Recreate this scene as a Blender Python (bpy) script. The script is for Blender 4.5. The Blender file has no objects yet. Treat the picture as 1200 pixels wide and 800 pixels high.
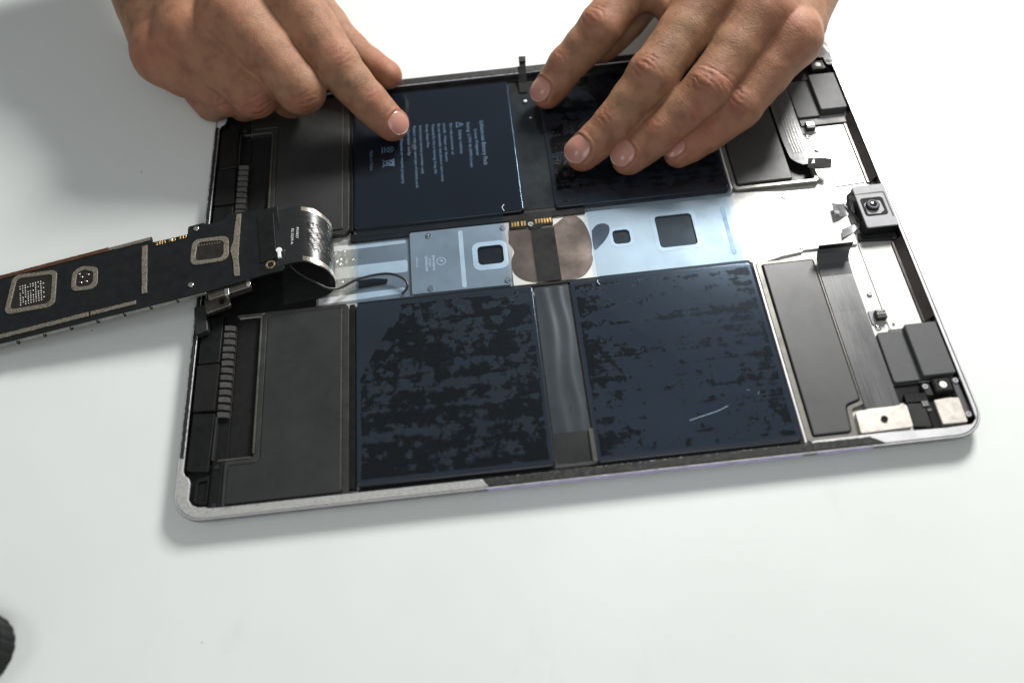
import bpy, bmesh, math, random
import numpy as np
from mathutils import Vector, Matrix
from mathutils.geometry import tessellate_polygon
random.seed(7); rng = np.random.default_rng(7)
S = 0.001                      # everything below is written in millimetres
PI = math.pi
sc = bpy.context.scene
COL = sc.collection

# ------------------------------------------------------------ camera
cam = bpy.data.cameras.new('camera'); co = bpy.data.objects.new('camera', cam); COL.objects.link(co)
cam.sensor_width = 36; cam.lens = 30.0; cam.clip_start = 0.01; cam.clip_end = 20
co.rotation_mode = 'XYZ'
co.location = (131.807*S, -113.551*S, 306.597*S)
co.rotation_euler = (0.526870, 0.0518633, -0.0955268)
cam.dof.use_dof = True; cam.dof.focus_distance = 0.372; cam.dof.aperture_fstop = 5.2
sc.camera = co
# ------------------------------------------------------------ world and lamps
w = bpy.data.worlds.new('World'); sc.world = w; w.use_nodes = True
bg = w.node_tree.nodes['Background']; bg.inputs[0].default_value = (0.93, 0.96, 1.0, 1); bg.inputs[1].default_value = 0.19
def area(name, loc, target, size, power, col, size_y=None):
    l = bpy.data.lights.new(name, 'AREA'); l.energy = power; l.color = col; l.size = size*S
    if size_y: l.shape = 'RECTANGLE'; l.size_y = size_y*S
    o = bpy.data.objects.new(name, l); COL.objects.link(o); o.location = Vector(loc)*S
    o.rotation_euler = (Vector(target)-Vector(loc)).to_track_quat('-Z', 'Y').to_euler()
    return o
area('key_softbox', (480, 560, 415), (190, 90, 0), 185, 8.6, (1.0, 0.985, 0.96))
area('left_softbox', (-420, -60, 520), (120, 60, 0), 220, .55, (0.97, 0.985, 1.0))
area('front_softbox', (180, -420, 620), (150, 0, 0), 420, 1.7, (0.985, 1.0, 0.985))
sc.view_settings.view_transform = 'Standard'; sc.view_settings.look = 'None'
sc.view_settings.exposure = 0; sc.view_settings.gamma = 1
sc.render.engine = 'CYCLES'
sc.cycles.max_bounces = 8; sc.cycles.transparent_max_bounces = 12

# ------------------------------------------------------------ materials
MATS = {}
def nt(name):
    m = bpy.data.materials.new(name); m.use_nodes = True
    t = m.node_tree; b = t.nodes['Principled BSDF']; return m, t, b
def noise(t, scale, detail=4, rough=.55, vec=None, dist=0):
    n = t.nodes.new('ShaderNodeTexNoise'); n.inputs['Scale'].default_value = scale; n.inputs['Detail'].default_value = detail
    n.inputs['Roughness'].default_value = rough; n.inputs['Distortion'].default_value = dist
    if vec is not None: t.links.new(vec, n.inputs['Vector'])
    return n
def world_vec(t, sx=1, sy=1, sz=1, rz=0):
    g = t.nodes.new('ShaderNodeNewGeometry'); m = t.nodes.new('ShaderNodeMapping')
    m.inputs['Scale'].default_value = (sx, sy, sz); m.inputs['Rotation'].default_value = (0, 0, rz)
    t.links.new(g.outputs['Position'], m.inputs['Vector']); return m.outputs['Vector']
def ramp(t, src, stops, interp='LINEAR'):
    r = t.nodes.new('ShaderNodeValToRGB'); e = r.color_ramp.elements; r.color_ramp.interpolation = interp
    while len(e) < len(stops): e.new(.5)
    for q, (p, c) in zip(e, stops):
        q.position = p; q.color = (c, c, c, 1) if isinstance(c, (int, float)) else (*c, 1)
    t.links.new(src, r.inputs['Fac']); return r.outputs['Color']
def bump(t, b, src, strength, dist):
    n = t.nodes.new('ShaderNodeBump'); n.inputs['Strength'].default_value = strength; n.inputs['Distance'].default_value = dist*S
    t.links.new(src, n.inputs['Height']); t.links.new(n.outputs['Normal'], b.inputs['Normal']); return n
def mix(t, fac, a, bcol):
    m = t.nodes.new('ShaderNodeMix'); m.data_type = 'RGBA'
    for s, v in ((m.inputs['Factor'], fac), (m.inputs['A'], a), (m.inputs['B'], bcol)):
        if hasattr(v, 'links') or isinstance(v, bpy.types.NodeSocket): t.links.new(v, s)
        elif isinstance(v, (int, float)): s.default_value = v
        else: s.default_value = (*v, 1)
    return m.outputs['Result']
def plain(name, col, rough=.5, metal=0, var=.12, vscale=250, bmp=0, bscale=2500, coat=0, spec=.5, rvar=.1, stretch=(1, 1, 1)):
    """a surface with gentle colour and gloss variation"""
    if name in MATS: return MATS[name]
    m, t, b = nt(name); v = world_vec(t, *stretch)
    n = noise(t, vscale, 5, .6, v)
    c0 = tuple(min(1, c*(1-var)) for c in col); c1 = tuple(min(1, c*(1+var)) for c in col)
    t.links.new(ramp(t, n.outputs['Fac'], [(.3, c0), (.7, c1)]), b.inputs['Base Color'])
    n2 = noise(t, vscale*.35, 6, .65, v)
    r0 = max(.02, rough-rvar); r1 = min(1, rough+rvar)
    t.links.new(ramp(t, n2.outputs['Fac'], [(.3, r0), (.7, r1)]), b.inputs['Roughness'])
    b.inputs['Metallic'].default_value = metal; b.inputs['Specular IOR Level'].default_value = spec
    b.inputs['Coat Weight'].default_value = coat
    if bmp: bump(t, b, noise(t, bscale, 3, .6, v).outputs['Fac'], bmp, .1)
    MATS[name] = m; return m

M_table, t, b = nt('white_tabletop')
v = world_vec(t)
t.links.new(ramp(t, noise(t, 9, 5, .6, v).outputs['Fac'], [(.3, (.665, .695, .675)), (.7, (.71, .735, .715))]), b.inputs['Base Color'])
t.links.new(ramp(t, noise(t, 40, 5, .6, v).outputs['Fac'], [(.3, .42), (.7, .55)]), b.inputs['Roughness'])
b.inputs['Specular IOR Level'].default_value = .3
TB = b.inputs['Base Color'].links[0].from_socket
sm = ramp(t, noise(t, 55, 7, .7, world_vec(t, 1, .35, 1, .5), .8).outputs['Fac'], [(.60, 0), (.75, .35)])
t.links.new(mix(t, sm, TB, (.60, .625, .605)), b.inputs['Base Color'])
bump(t, b, noise(t, 1800, 2, .5, v).outputs['Fac'], .05, .05)

M_silver = plain('floor_silver', (.50, .50, .485), .48, .3, .04, 120, .06, 3000)
M_rim = plain('rim_aluminium', (.70, .70, .71), .38, .25, .06, 400, .05, 3000)
M_side = plain('case_side', (.22, .215, .235), .30, 1, .2, 150, .04)
M_violet = plain('violet_edge', (.46, .42, .66), .4, .3, .25, 300)
M_black = plain('black_plastic', (.009, .0095, .0095), .38, 0, .3, 300, .15, 3000, spec=.22)
M_blackrough = plain('black_rough', (.008, .008, .008), .7, 0, .3, 300, .3, 3000, spec=.2)
M_spk = plain('speaker_grey', (.021, .0225, .022), .50, 0, .18, 70, .12, 4500, spec=.4, rvar=.14)
M_gask = plain('gasket_grey', (.028, .029, .027), .38, 0, .2, 200, .05)
M_dark = plain('dark_grey', (.022, .023, .022), .45, 0, .2, 200, .1, spec=.3)
M_pad = plain('foam_pad', (.065, .067, .069), .62, 0, .08, 500, .25, 6000, rvar=.02)
M_steel = plain('steel', (.62, .61, .58), .28, 1, .1, 600, .05)
M_nickel = plain('nickel_plate', (.66, .62, .56), .45, .7, .04, 900, .08, 2500)
M_gold = plain('gold_contact', (.75, .50, .20), .3, 1, .2, 900)
M_brass = plain('tin_frame', (.175, .155, .125), .6, .35, .6, 1300, 1.0, 2600)
M_solder = plain('solder_bright', (.85, .85, .82), .2, 1, .1, 900)
M_brown = plain('copper_edge', (.12, .058, .035), .45, .5, .35, 400, .3)
M_pcb = plain('board_black', (.0095, .0105, .011), .36, 0, .3, 200, .08, 3000, spec=.3)
M_pcb2 = plain('board_shield_recess', (.012, .010, .007), .5, 0, .4, 700, .5, 2000)
M_cable = plain('black_cable', (.015, .015, .017), .35, 0, .2, 500)
M_lens = plain('lens_glass', (.01, .008, .02), .06, 0, .1, 500, coat=1)
M_cream = plain('cream_disc', (.80, .80, .72), .4, 0, .04, 500)
M_camsilver = plain('camera_steel', (.36, .36, .375), .6, 0, .06, 600, .08, spec=.2)
M_trim = plain('pale_trim', (.52, .52, .50), .3, 1, .1, 200)
M_slot = plain('pale_slot', (.60, .62, .62), .5, .25, .06, 200)
M_ink = plain('print_ink', (.20, .25, .31), .6, 0, .15, 900)
M_ink2 = plain('print_pale', (.72, .74, .74), .6, 0, .1, 900)
M_mauve = plain('mauve_mirror', (.50, .41, .36), .2, 1, .10, 60, .02)
M_mirror = plain('grey_mirror', (.60, .60, .63), .16, 1, .05, 60)
M_flexgrey = plain('flex_grey', (.15, .155, .155), .25, .35, .2, 120, .1, 1200, stretch=(6, 1, 1))
M_tpt = plain('touch_marking', (.5, .5, .48), .5, 0)
M_chan = plain('channel_dark', (.075, .066, .061), .3, .3, .2, 100)
M_tooth = plain('tooth_grey', (.075, .072, .066), .35, .2, .25, 500)
M_scratch = plain('scratch_white', (.8, .8, .8), .4)
M_rubber = plain('black_rubber', (.006, .007, .007), .5, 0, .3, 300, .2, spec=.2)

# grey foam adhesive on the rim
M_adh, t, b = nt('grey_adhesive'); v = world_vec(t)
n = noise(t, 900, 6, .7, v); n2 = noise(t, 160, 4, .6, v)
c = ramp(t, n.outputs['Fac'], [(.25, (.24, .24, .23)), (.75, (.42, .42, .41))])
t.links.new(mix(t, ramp(t, n2.outputs['Fac'], [(.62, 0), (.70, .6)]), c, (.16, .15, .13)), b.inputs['Base Color'])
b.inputs['Roughness'].default_value = .85; bump(t, b, n.outputs['Fac'], .8, .25)
# torn black residue
M_res, t, b = nt('black_residue'); v = world_vec(t)
n = noise(t, 420, 8, .75, v, .6); n2 = noise(t, 1400, 4, .6, v)
t.links.new(ramp(t, n.outputs['Fac'], [(.35, (.008, .008, .008)), (.60, (.016, .0155, .015)), (.74, (.10, .097, .092))]), b.inputs['Base Color'])
t.links.new(ramp(t, n2.outputs['Fac'], [(.35, .25), (.65, .6)]), b.inputs['Roughness'])
bump(t, b, n.outputs['Fac'], 1.0, .5); b.inputs['Specular IOR Level'].default_value = .35

def mth(t, op, a, b=None, c=None, clamp=False):
    n = t.nodes.new('ShaderNodeMath'); n.operation = op; n.use_clamp = clamp
    for k, q in enumerate((a, b, c)):
        if q is None: continue
        if isinstance(q, bpy.types.NodeSocket): t.links.new(q, n.inputs[k])
        else: n.inputs[k].default_value = q
    return n.outputs[0]
def battery_mat(name, seed, thr, box, clear, edge=0.0, streak=.55, blob=.45, glue=True, wedge=False):
    """glossy navy wrap with torn black glue left on it: lacy islands, round clear bubbles and long straight strokes"""
    m, t, b = nt(name)
    v = world_vec(t)
    mp = t.nodes.new('ShaderNodeMapping'); mp.inputs['Location'].default_value = (seed, seed*.37, 0)
    t.links.new(v, mp.inputs['Vector']); q = mp.outputs['Vector']
    st = t.nodes.new('ShaderNodeMapping'); st.inputs['Scale'].default_value = (.07, 2.3, 1); st.inputs['Location'].default_value = (seed, 3*seed, 0); st.inputs['Rotation'].default_value = (0, 0, .012)
    t.links.new(v, st.inputs['Vector'])
    lace = noise(t, 480, 8, .78, q); bl = noise(t, 95, 4, .6, q, .4); sk = noise(t, 110, 3, .6, st.outputs['Vector'])
    wp = t.nodes.new('ShaderNodeVectorMath'); wp.operation = 'MULTIPLY_ADD'; wp.inputs[1].default_value = (.0035,)*3
    t.links.new(noise(t, 260, 5, .7, q).outputs['Color'], wp.inputs[0]); t.links.new(q, wp.inputs[2])
    vo = t.nodes.new('ShaderNodeTexVoronoi'); vo.inputs['Scale'].default_value = 210; t.links.new(wp.outputs[0], vo.inputs['Vector'])
    g = t.nodes.new('ShaderNodeNewGeometry'); sp = t.nodes.new('ShaderNodeSeparateXYZ'); t.links.new(g.outputs['Position'], sp.inputs[0])
    x0, y0, x1, y1 = [k*S for k in box]
    ux = mth(t, 'ABSOLUTE', mth(t, 'SUBTRACT', sp.outputs['X'], (x0+x1)/2)); uy = mth(t, 'ABSOLUTE', mth(t, 'SUBTRACT', sp.outputs['Y'], (y0+y1)/2))
    val = mth(t, 'MULTIPLY', lace.outputs['Fac'], .70)
    val = mth(t, 'MULTIPLY_ADD', bl.outputs['Fac'], blob, val)
    val = mth(t, 'MULTIPLY_ADD', vo.outputs['Distance'], .26, val)
    val = mth(t, 'MULTIPLY_ADD', sk.outputs['Fac'], streak, val)
    val = mth(t, 'MULTIPLY_ADD', mth(t, 'POWER', mth(t, 'DIVIDE', ux, (x1-x0)/2), 4.0), edge, val)
    fac = ramp(t, mth(t, 'MULTIPLY', val, .5), [(thr/2, 0), (thr/2+.005, 1)])
    # a clean margin along the folded edges
    wob = mth(t, 'MULTIPLY_ADD', bl.outputs['Fac'], .0022, -.0011)
    mx = mth(t, 'GREATER_THAN', (x1-x0)/2-.0020, mth(t, 'ADD', ux, wob)); my = mth(t, 'GREATER_THAN', (y1-y0)/2-.0026, mth(t, 'ADD', uy, wob))
    fac = mth(t, 'MULTIPLY', fac, mth(t, 'MULTIPLY', mx, my)) if glue else mth(t, 'MULTIPLY', fac, 0.0)
    if wedge:
        lim = mth(t, 'MULTIPLY', mth(t, 'POWER', mth(t, 'MAXIMUM', mth(t, 'SUBTRACT', sp.outputs['Y'], .050), 0.0), 1.0), .52)
        fac = mth(t, 'MULTIPLY', fac, mth(t, 'GREATER_THAN', mth(t, 'ADD', mth(t, 'SUBTRACT', sp.outputs['X'], x0), wob), lim))
    fine = ramp(t, noise(t, 900, 4, .6, q).outputs['Fac'], [(.35, (.0015, .0015, .0015)), (.7, (.008, .008, .008))])
    big = ramp(t, noise(t, 30, 3, .5, q).outputs['Fac'], [(.3, clear), (.7, tuple(c*1.25 for c in clear))])
    t.links.new(mix(t, fac, big, fine), b.inputs['Base Color'])
    t.links.new(ramp(t, fac, [(0, .18), (1, .36)]), b.inputs['Roughness']); t.links.new(ramp(t, fac, [(0, .45), (1, .08)]), b.inputs['Specular IOR Level'])
    b1 = t.nodes.new('ShaderNodeBump'); b1.inputs['Strength'].default_value = .25; b1.inputs['Distance'].default_value = .0006
    t.links.new(noise(t, 22, 2, .5, q).outputs['Fac'], b1.inputs['Height'])
    b2 = t.nodes.new('ShaderNodeBump'); b2.inputs['Strength'].default_value = .4; b2.inputs['Distance'].default_value = .00012
    t.links.new(mth(t, 'MULTIPLY', fac, lace.outputs['Fac']), b2.inputs['Height']); t.links.new(b1.outputs['Normal'], b2.inputs['Normal'])
    t.links.new(b2.outputs['Normal'], b.inputs['Normal'])
    return m
M_bat = [battery_mat('battery_wrap_streaked', .31, .985, (68.6, 7.2, 144.3, 89.6), (.020, .0225, .0265), .02, .50, .62, wedge=True),
         battery_mat('battery_wrap_scuffed', 1.13, 1.075, (159.8, 6.4, 237.8, 89.6), (.022, .026, .033), .20, .60, .40),
         battery_mat('battery_wrap_printed', 2.1, 1.9, (67.6, 130, 145, 212.8), (.005, .007, .011), glue=False),
         battery_mat('battery_wrap_lined', 3.7, .985, (159, 130, 238, 212.8), (.012, .015, .021), .04, .75, .25)]

def film_mat(name, tint, haze, hazecol, rough=.12, bstr=.25):
    m, t, b = nt(name); t.nodes.remove(b); out = t.nodes['Material Output']
    v = world_vec(t)
    tr = t.nodes.new('ShaderNodeBsdfTransparent'); tr.inputs[0].default_value = (*tint, 1)
    df = t.nodes.new('ShaderNodeBsdfDiffuse'); df.inputs[0].default_value = (*hazecol, 1)
    gl = t.nodes.new('ShaderNodeBsdfGlossy'); gl.inputs['Roughness'].default_value = rough; gl.inputs[0].default_value = (.9, .95, 1, 1)
    m1 = t.nodes.new('ShaderNodeMixShader'); m1.inputs[0].default_value = haze
    t.links.new(tr.outputs[0], m1.inputs[1]); t.links.new(df.outputs[0], m1.inputs[2])
    fr = t.nodes.new('ShaderNodeFresnel'); fr.inputs[0].default_value = 1.42
    gb = t.nodes.new('ShaderNodeNewGeometry'); inv = t.nodes.new('ShaderNodeMath'); inv.operation = 'SUBTRACT'; inv.inputs[0].default_value = 1
    t.links.new(gb.outputs['Backfacing'], inv.inputs[1]); fm = t.nodes.new('ShaderNodeMath'); fm.operation = 'MULTIPLY'
    t.links.new(inv.outputs[0], fm.inputs[0]); t.links.new(fr.outputs[0], fm.inputs[1])
    bp_ = t.nodes.new('ShaderNodeBump'); bp_.inputs['Strength'].default_value = bstr; bp_.inputs['Distance'].default_value = .0006
    t.links.new(noise(t, 45, 2, .5, v).outputs['Fac'], bp_.inputs['Height'])
    t.links.new(bp_.outputs['Normal'], gl.inputs['Normal']); t.links.new(bp_.outputs['Normal'], fr.inputs['Normal'])
    m2 = t.nodes.new('ShaderNodeMixShader'); t.links.new(fm.outputs[0], m2.inputs[0])
    t.links.new(m1.outputs[0], m2.inputs[1]); t.links.new(gl.outputs[0], m2.inputs[2])
    t.links.new(m2.outputs[0], out.inputs['Surface']); return m
M_film = film_mat('blue_film', (.855, .915, .965), .004, (.44, .48, .53), .07)
M_film2 = film_mat('rippled_film', (.86, .92, .975), .022, (.38, .47, .58), .30, .1)
M_clear = film_mat('clear_tape', (.93, .93, .90), .16, (.72, .72, .66), .2, .6)

# skin
M_skin, t, b = nt('skin')
at = t.nodes.new('ShaderNodeAttribute'); at.attribute_name = 'tone'
v = world_vec(t)
mot = noise(t, 130, 5, .6, v); fine = noise(t, 1500, 4, .6, v)
base = ramp(t, mot.outputs['Fac'], [(.28, (.180, .095, .052)), (.50, (.285, .150, .082)), (.74, (.345, .195, .115))])
red = mix(t, at.outputs['Fac'], base, (.35, .105, .068))
bl = t.nodes.new('ShaderNodeAttribute'); bl.attribute_name = 'crease'
t.links.new(mix(t, bl.outputs['Fac'], red, (.15, .06, .038)), b.inputs['Base Color'])
t.links.new(ramp(t, fine.outputs['Fac'], [(.3, .46), (.7, .64)]), b.inputs['Roughness'])
b.inputs['Subsurface Weight'].default_value = .25; b.inputs['Subsurface Radius'].default_value = (1, .35, .18); b.inputs['Subsurface Scale'].default_value = .0022
b.inputs['Specular IOR Level'].default_value = .30
vo = t.nodes.new('ShaderNodeTexVoronoi'); vo.inputs['Scale'].default_value = 1150; vo.feature = 'DISTANCE_TO_EDGE'
wv = world_vec(t, 1, 1, 1)
dn = noise(t, 500, 3, .6, wv)
vm = t.nodes.new('ShaderNodeVectorMath'); vm.operation = 'MULTIPLY_ADD'; vm.inputs[1].default_value = (.0012,)*3
t.links.new(dn.outputs['Color'], vm.inputs[0]); t.links.new(wv, vm.inputs[2]); t.links.new(vm.outputs[0], vo.inputs['Vector'])
b1 = t.nodes.new('ShaderNodeBump'); b1.inputs['Strength'].default_value = .42; b1.inputs['Distance'].default_value = .00016
vr = ramp(t, vo.outputs['Distance'], [(0, 0), (.14, 1)])
t.links.new(vr, b1.inputs['Height'])
b2 = t.nodes.new('ShaderNodeBump'); b2.inputs['Strength'].default_value = .5; b2.inputs['Distance'].default_value = .0004
t.links.new(noise(t, 420, 5, .65, v).outputs['Fac'], b2.inputs['Height']); t.links.new(b1.outputs[0], b2.inputs['Normal'])
t.links.new(b2.outputs[0], b.inputs['Normal'])
# nail
M_nail, t, b = nt('nail')
at = t.nodes.new('ShaderNodeAttribute'); at.attribute_name = 'tip'
t.links.new(mix(t, at.outputs['Fac'], (.43, .215, .17), (.64, .54, .45)), b.inputs['Base Color'])
b.inputs['Roughness'].default_value = .22; b.inputs['Subsurface Weight'].default_value = .3; b.inputs['Subsurface Scale'].default_value = .001
bump(t, b, noise(t, 700, 3, .5, world_vec(t)).outputs['Fac'], .15, .1)

# ------------------------------------------------------------ geometry helpers
def link(o, parent=None):
    COL.objects.link(o)
    if parent is not None: o.parent = parent
    return o
def wpos(o):
    p = Vector(o.location)
    while o.parent is not None: o = o.parent; p = p + Vector(o.location)
    return p
def empty(name, loc, label, cat, group=None):
    o = bpy.data.objects.new(name, None); o.empty_display_size = .01; o.location = Vector(loc)*S; COL.objects.link(o)
    o['label'] = label; o['category'] = cat
    if group: o['group'] = group
    return o
def build(name, V, F, mat, parent=None, smooth=False, label=None, attrs=None):
    V = np.asarray(V, float)
    lo, hi = V.min(0), V.max(0); org = np.array([(lo[0]+hi[0])/2, (lo[1]+hi[1])/2, lo[2]])
    me = bpy.data.meshes.new(name); me.from_pydata(((V-org)*S).tolist(), [], [list(map(int, f)) for f in F]) if not isinstance(F, np.ndarray) else npmesh(me, (V-org)*S, F)
    me.materials.append(mat)
    if attrs:
        for k, a in attrs.items():
            at = me.attributes.new(k, 'FLOAT', 'POINT'); at.data.foreach_set('value', np.asarray(a, np.float32))
    me.update()
    if smooth: me.shade_smooth()
    o = bpy.data.objects.new(name, me); link(o, parent)
    base = wpos(parent) if parent is not None else Vector((0, 0, 0))
    o.location = Vector(org)*S - base
    if label: o['label'] = label
    return o
def npmesh(me, V, F):
    me.vertices.add(len(V)); me.vertices.foreach_set('co', V.astype(np.float32).ravel())
    k = F.shape[1]; me.loops.add(F.size); me.loops.foreach_set('vertex_index', F.astype(np.int32).ravel())
    me.polygons.add(len(F)); me.polygons.foreach_set('loop_start', np.arange(0, F.size, k, dtype=np.int32))
    me.polygons.foreach_set('loop_total', np.full(len(F), k, np.int32)); me.update(calc_edges=True)
def rpoly(pts, r=1.0, seg=5):
    """round the corners of a polygon; r is one radius or one per corner"""
    n = len(pts); out = []
    for i in range(n):
        ri = r[i] if isinstance(r, (list, tuple)) else r
        p = np.array(pts[i], float); a = np.array(pts[i-1], float)-p; c = np.array(pts[(i+1) % n], float)-p
        la, lc = np.linalg.norm(a), np.linalg.norm(c); a /= la; c /= lc
        if ri <= 0: out.append(tuple(p)); continue
        ang = math.acos(max(-1, min(1, a@c)))
        if ang > PI-.05: out.append(tuple(p)); continue
        d = min(ri/math.tan(ang/2), la*.49, lc*.49); rr = d*math.tan(ang/2)
        bis = (a+c)/np.linalg.norm(a+c); cen = p+bis*(rr/math.sin(ang/2))
        s = p+a*d-cen; e = p+c*d-cen
        a0 = math.atan2(s[1], s[0]); a1 = math.atan2(e[1], e[0]); da = (a1-a0+PI) % (2*PI)-PI
        for k in range(seg+1):
            q = a0+da*k/seg; out.append((cen[0]+rr*math.cos(q), cen[1]+rr*math.sin(q)))
    return out
def rect(x0, y0, x1, y1, r=.5, seg=5): return rpoly([(x0, y0), (x1, y0), (x1, y1), (x0, y1)], r, seg)
def area2(P): return sum(P[i-1][0]*P[i][1]-P[i][0]*P[i-1][1] for i in range(len(P)))
def ccw(P): return list(P) if area2(P) > 0 else list(P)[::-1]
def circ(x, y, r, n=20): return [(x+r*math.cos(2*PI*k/n), y+r*math.sin(2*PI*k/n)) for k in range(n)]
def inset(P, d):
    P = [np.array(p) for p in P]; n = len(P); out = []
    for i in range(n):
        a = P[i]-P[i-1]; c = P[(i+1) % n]-P[i]
        la, lc = np.linalg.norm(a), np.linalg.norm(c)
        if la < 1e-9 or lc < 1e-9: out.append(tuple(P[i])); continue
        na = np.array([-a[1], a[0]])/la; nc = np.array([-c[1], c[0]])/lc
        m = na+nc; l = np.linalg.norm(m)
        if l < 1e-6: m = na; l = 1
        m /= l; out.append(tuple(P[i]+m*d/max(.35, m@na)))
    return out
class MB:
    """collects shapes into one mesh"""
    def __init__(s): s.V = []; s.F = []
    def add(s, V, F):
        k = len(s.V); s.V += [tuple(map(float, v)) for v in V]; s.F += [[i+k for i in f] for f in F]; return s
    def prism(s, P, z0, z1, holes=(), ch=.15):
        """upright prism with a chamfered top edge; P and holes are xy outlines"""
        rings = [(ccw(P), 1)]+[(ccw(h)[::-1], 1) for h in holes]
        V = []; F = []; tops = []; bots = []
        for R_, _ in rings:
            n = len(R_); k = len(V); ins = inset(R_, ch) if ch > 0 else R_
            V += [(x, y, z0) for x, y in R_]+[(x, y, z1-ch) for x, y in R_]+[(x, y, z1) for x, y in ins]
            for i in range(n):
                j = (i+1) % n
                F += [[k+i, k+j, k+n+j, k+n+i], [k+n+i, k+n+j, k+2*n+j, k+2*n+i]]
            tops.append((ins, k+2*n)); bots.append((R_, k))
        if len(rings) == 1 and True:
            n = len(rings[0][0]); F.append([2*n+i for i in range(n)]); F.append([n-1-i for i in range(n)])
        else:
            for lst, z, fl in ((tops, z1, 0), (bots, z0, 1)):
                idx = [k+i for R_, k in lst for i in range(len(R_))]
                for tr in tessellate_polygon([[Vector((x, y, 0)) for x, y in R_] for R_, k in lst]):
                    a = [idx[q] for q in tr]
                    p = [V[q] for q in a]
                    cr = (p[1][0]-p[0][0])*(p[2][1]-p[0][1])-(p[1][1]-p[0][1])*(p[2][0]-p[0][0])
                    if (cr < 0) != bool(fl): a = a[::-1]
                    F.append(a)
        return s.add(V, F)
    def box(s, x0, y0, z0, x1, y1, z1, ch=.08): return s.prism([(x0, y0), (x1, y0), (x1, y1), (x0, y1)], z0, z1, (), ch)
    def cyl(s, x, y, z0, z1, r, n=20, ch=.1): return s.prism(circ(x, y, r, n), z0, z1, (), ch)
    def dome(s, x, y, z0, h, r, n=16):
        V = []; F = []
        for k in range(5):
            a = k/5*PI/2; V += [(x+r*math.cos(a)*math.cos(2*PI*i/n), y+r*math.cos(a)*math.sin(2*PI*i/n), z0+h*math.sin(a)) for i in range(n)]
        V.append((x, y, z0+h))
        for k in range(4):
            for i in range(n): j = (i+1) % n; F.append([k*n+i, k*n+j, k*n+n+j, k*n+n+i])
        for i in range(n): F.append([4*n+i, 4*n+(i+1) % n, 5*n])
        return s.add(V, F)
    def tube(s, pts, r, n=8):
        P = [np.array(p, float) for p in pts]; V = []; F = []
        for i, p in enumerate(P):
            d = P[min(i+1, len(P)-1)]-P[max(i-1, 0)]; d /= np.linalg.norm(d)
            a = np.cross(d, [0, 0, 1.]); 
            if np.linalg.norm(a) < .1: a = np.cross(d, [1., 0, 0])
            a /= np.linalg.norm(a); c = np.cross(a, d)
            ri = r[i] if isinstance(r, (list, tuple)) else r
            V += [p+ri*(a*math.cos(2*PI*k/n)+c*math.sin(2*PI*k/n)) for k in range(n)]
        for i in range(len(P)-1):
            for k in range(n): F.append([i*n+k, i*n+(k+1) % n, (i+1)*n+(k+1) % n, (i+1)*n+k])
        F.append(list(range(n))[::-1]); F.append([(len(P)-1)*n+k for k in range(n)])
        return s.add(V, F)
    def ribbon(s, path, width_dir, w, th):
        """a strip with thickness swept along path (list of xyz centre points)"""
        P = [np.array(p, float) for p in path]; W = np.array(width_dir, float); W /= np.linalg.norm(W); V = []; F = []
        ws = w if isinstance(w, (list, tuple)) else [w]*len(P)
        for i, p in enumerate(P):
            d = P[min(i+1, len(P)-1)]-P[max(i-1, 0)]; d /= np.linalg.norm(d); nn = np.cross(d, W); nn /= np.linalg.norm(nn)
            for a, c in ((-1, -1), (1, -1), (1, 1), (-1, 1)): V.append(p+W*ws[i]/2*a+nn*th/2*c)
        n = len(P); Q = []; G = []
        for k in range(4):
            b0 = len(Q); Q += [V[i*4+k] for i in range(n)]+[V[i*4+(k+1) % 4] for i in range(n)]
            G += [[b0+i, b0+i+1, b0+n+i+1, b0+n+i] for i in range(n-1)]
        b0 = len(Q); Q += V[:4]+V[-4:]; G += [[b0, b0+1, b0+2, b0+3], [b0+7, b0+6, b0+5, b0+4]]
        return s.add(Q, G)
    def xform(s, f): s.V = [tuple(f(np.array(v))) for v in s.V]; return s
    def build(s, name, mat, parent=None, smooth=False, label=None):
        return build(name, s.V, s.F, mat, parent, smooth, label)
def plate(name, P, z0, z1, mat, parent, holes=(), ch=.15, label=None): return MB().prism(P, z0, z1, holes, ch).build(name, mat, parent, label=label)
def instance(o, name, loc, parent):
    c = bpy.data.objects.new(name, o.data); link(c, parent); c.location = Vector(loc)*S-wpos(parent); return c
def flip(P): return [(x, 219.5-y) for x, y in P][::-1]
def smooth_path(pts, n=6):
    P = [np.array(p, float) for p in pts]; P = [2*P[0]-P[1]]+P+[2*P[-1]-P[-2]]; out = []
    for i in range(1, len(P)-2):
        for k in range(n):
            u = k/n; a, b_, c, d = P[i-1:i+3]
            out.append(.5*((2*b_)+(-a+c)*u+(2*a-5*b_+4*c-d)*u*u+(-a+3*b_-3*c+d)*u**3))
    out.append(P[-2]); return out
def jag(P, amp, step=1.2):
    """roughen an outline"""
    out = []
    for i in range(len(P)):
        a = np.array(P[i]); c = np.array(P[(i+1) % len(P)]); n = max(1, int(np.linalg.norm(c-a)/step)); d = (c-a)
        nr = np.array([-d[1], d[0]])/max(1e-6, np.linalg.norm(d))
        for k in range(n): out.append(tuple(a+d*k/n+nr*rng.uniform(-amp, amp)*(1 if k else .3)))
    return out
def text_mesh(txt, size):
    cu = bpy.data.curves.new('t', 'FONT'); cu.body = txt; cu.size = size; cu.resolution_u = 2
    o = bpy.data.objects.new('t', cu); COL.objects.link(o)
    dg = bpy.context.evaluated_depsgraph_get(); me = o.evaluated_get(dg).to_mesh()
    V = [tuple(v.co) for v in me.vertices]; F = [tuple(p.vertices) for p in me.polygons]
    o.evaluated_get(dg).to_mesh_clear(); bpy.data.objects.remove(o); bpy.data.curves.remove(cu)
    return V, F
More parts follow.
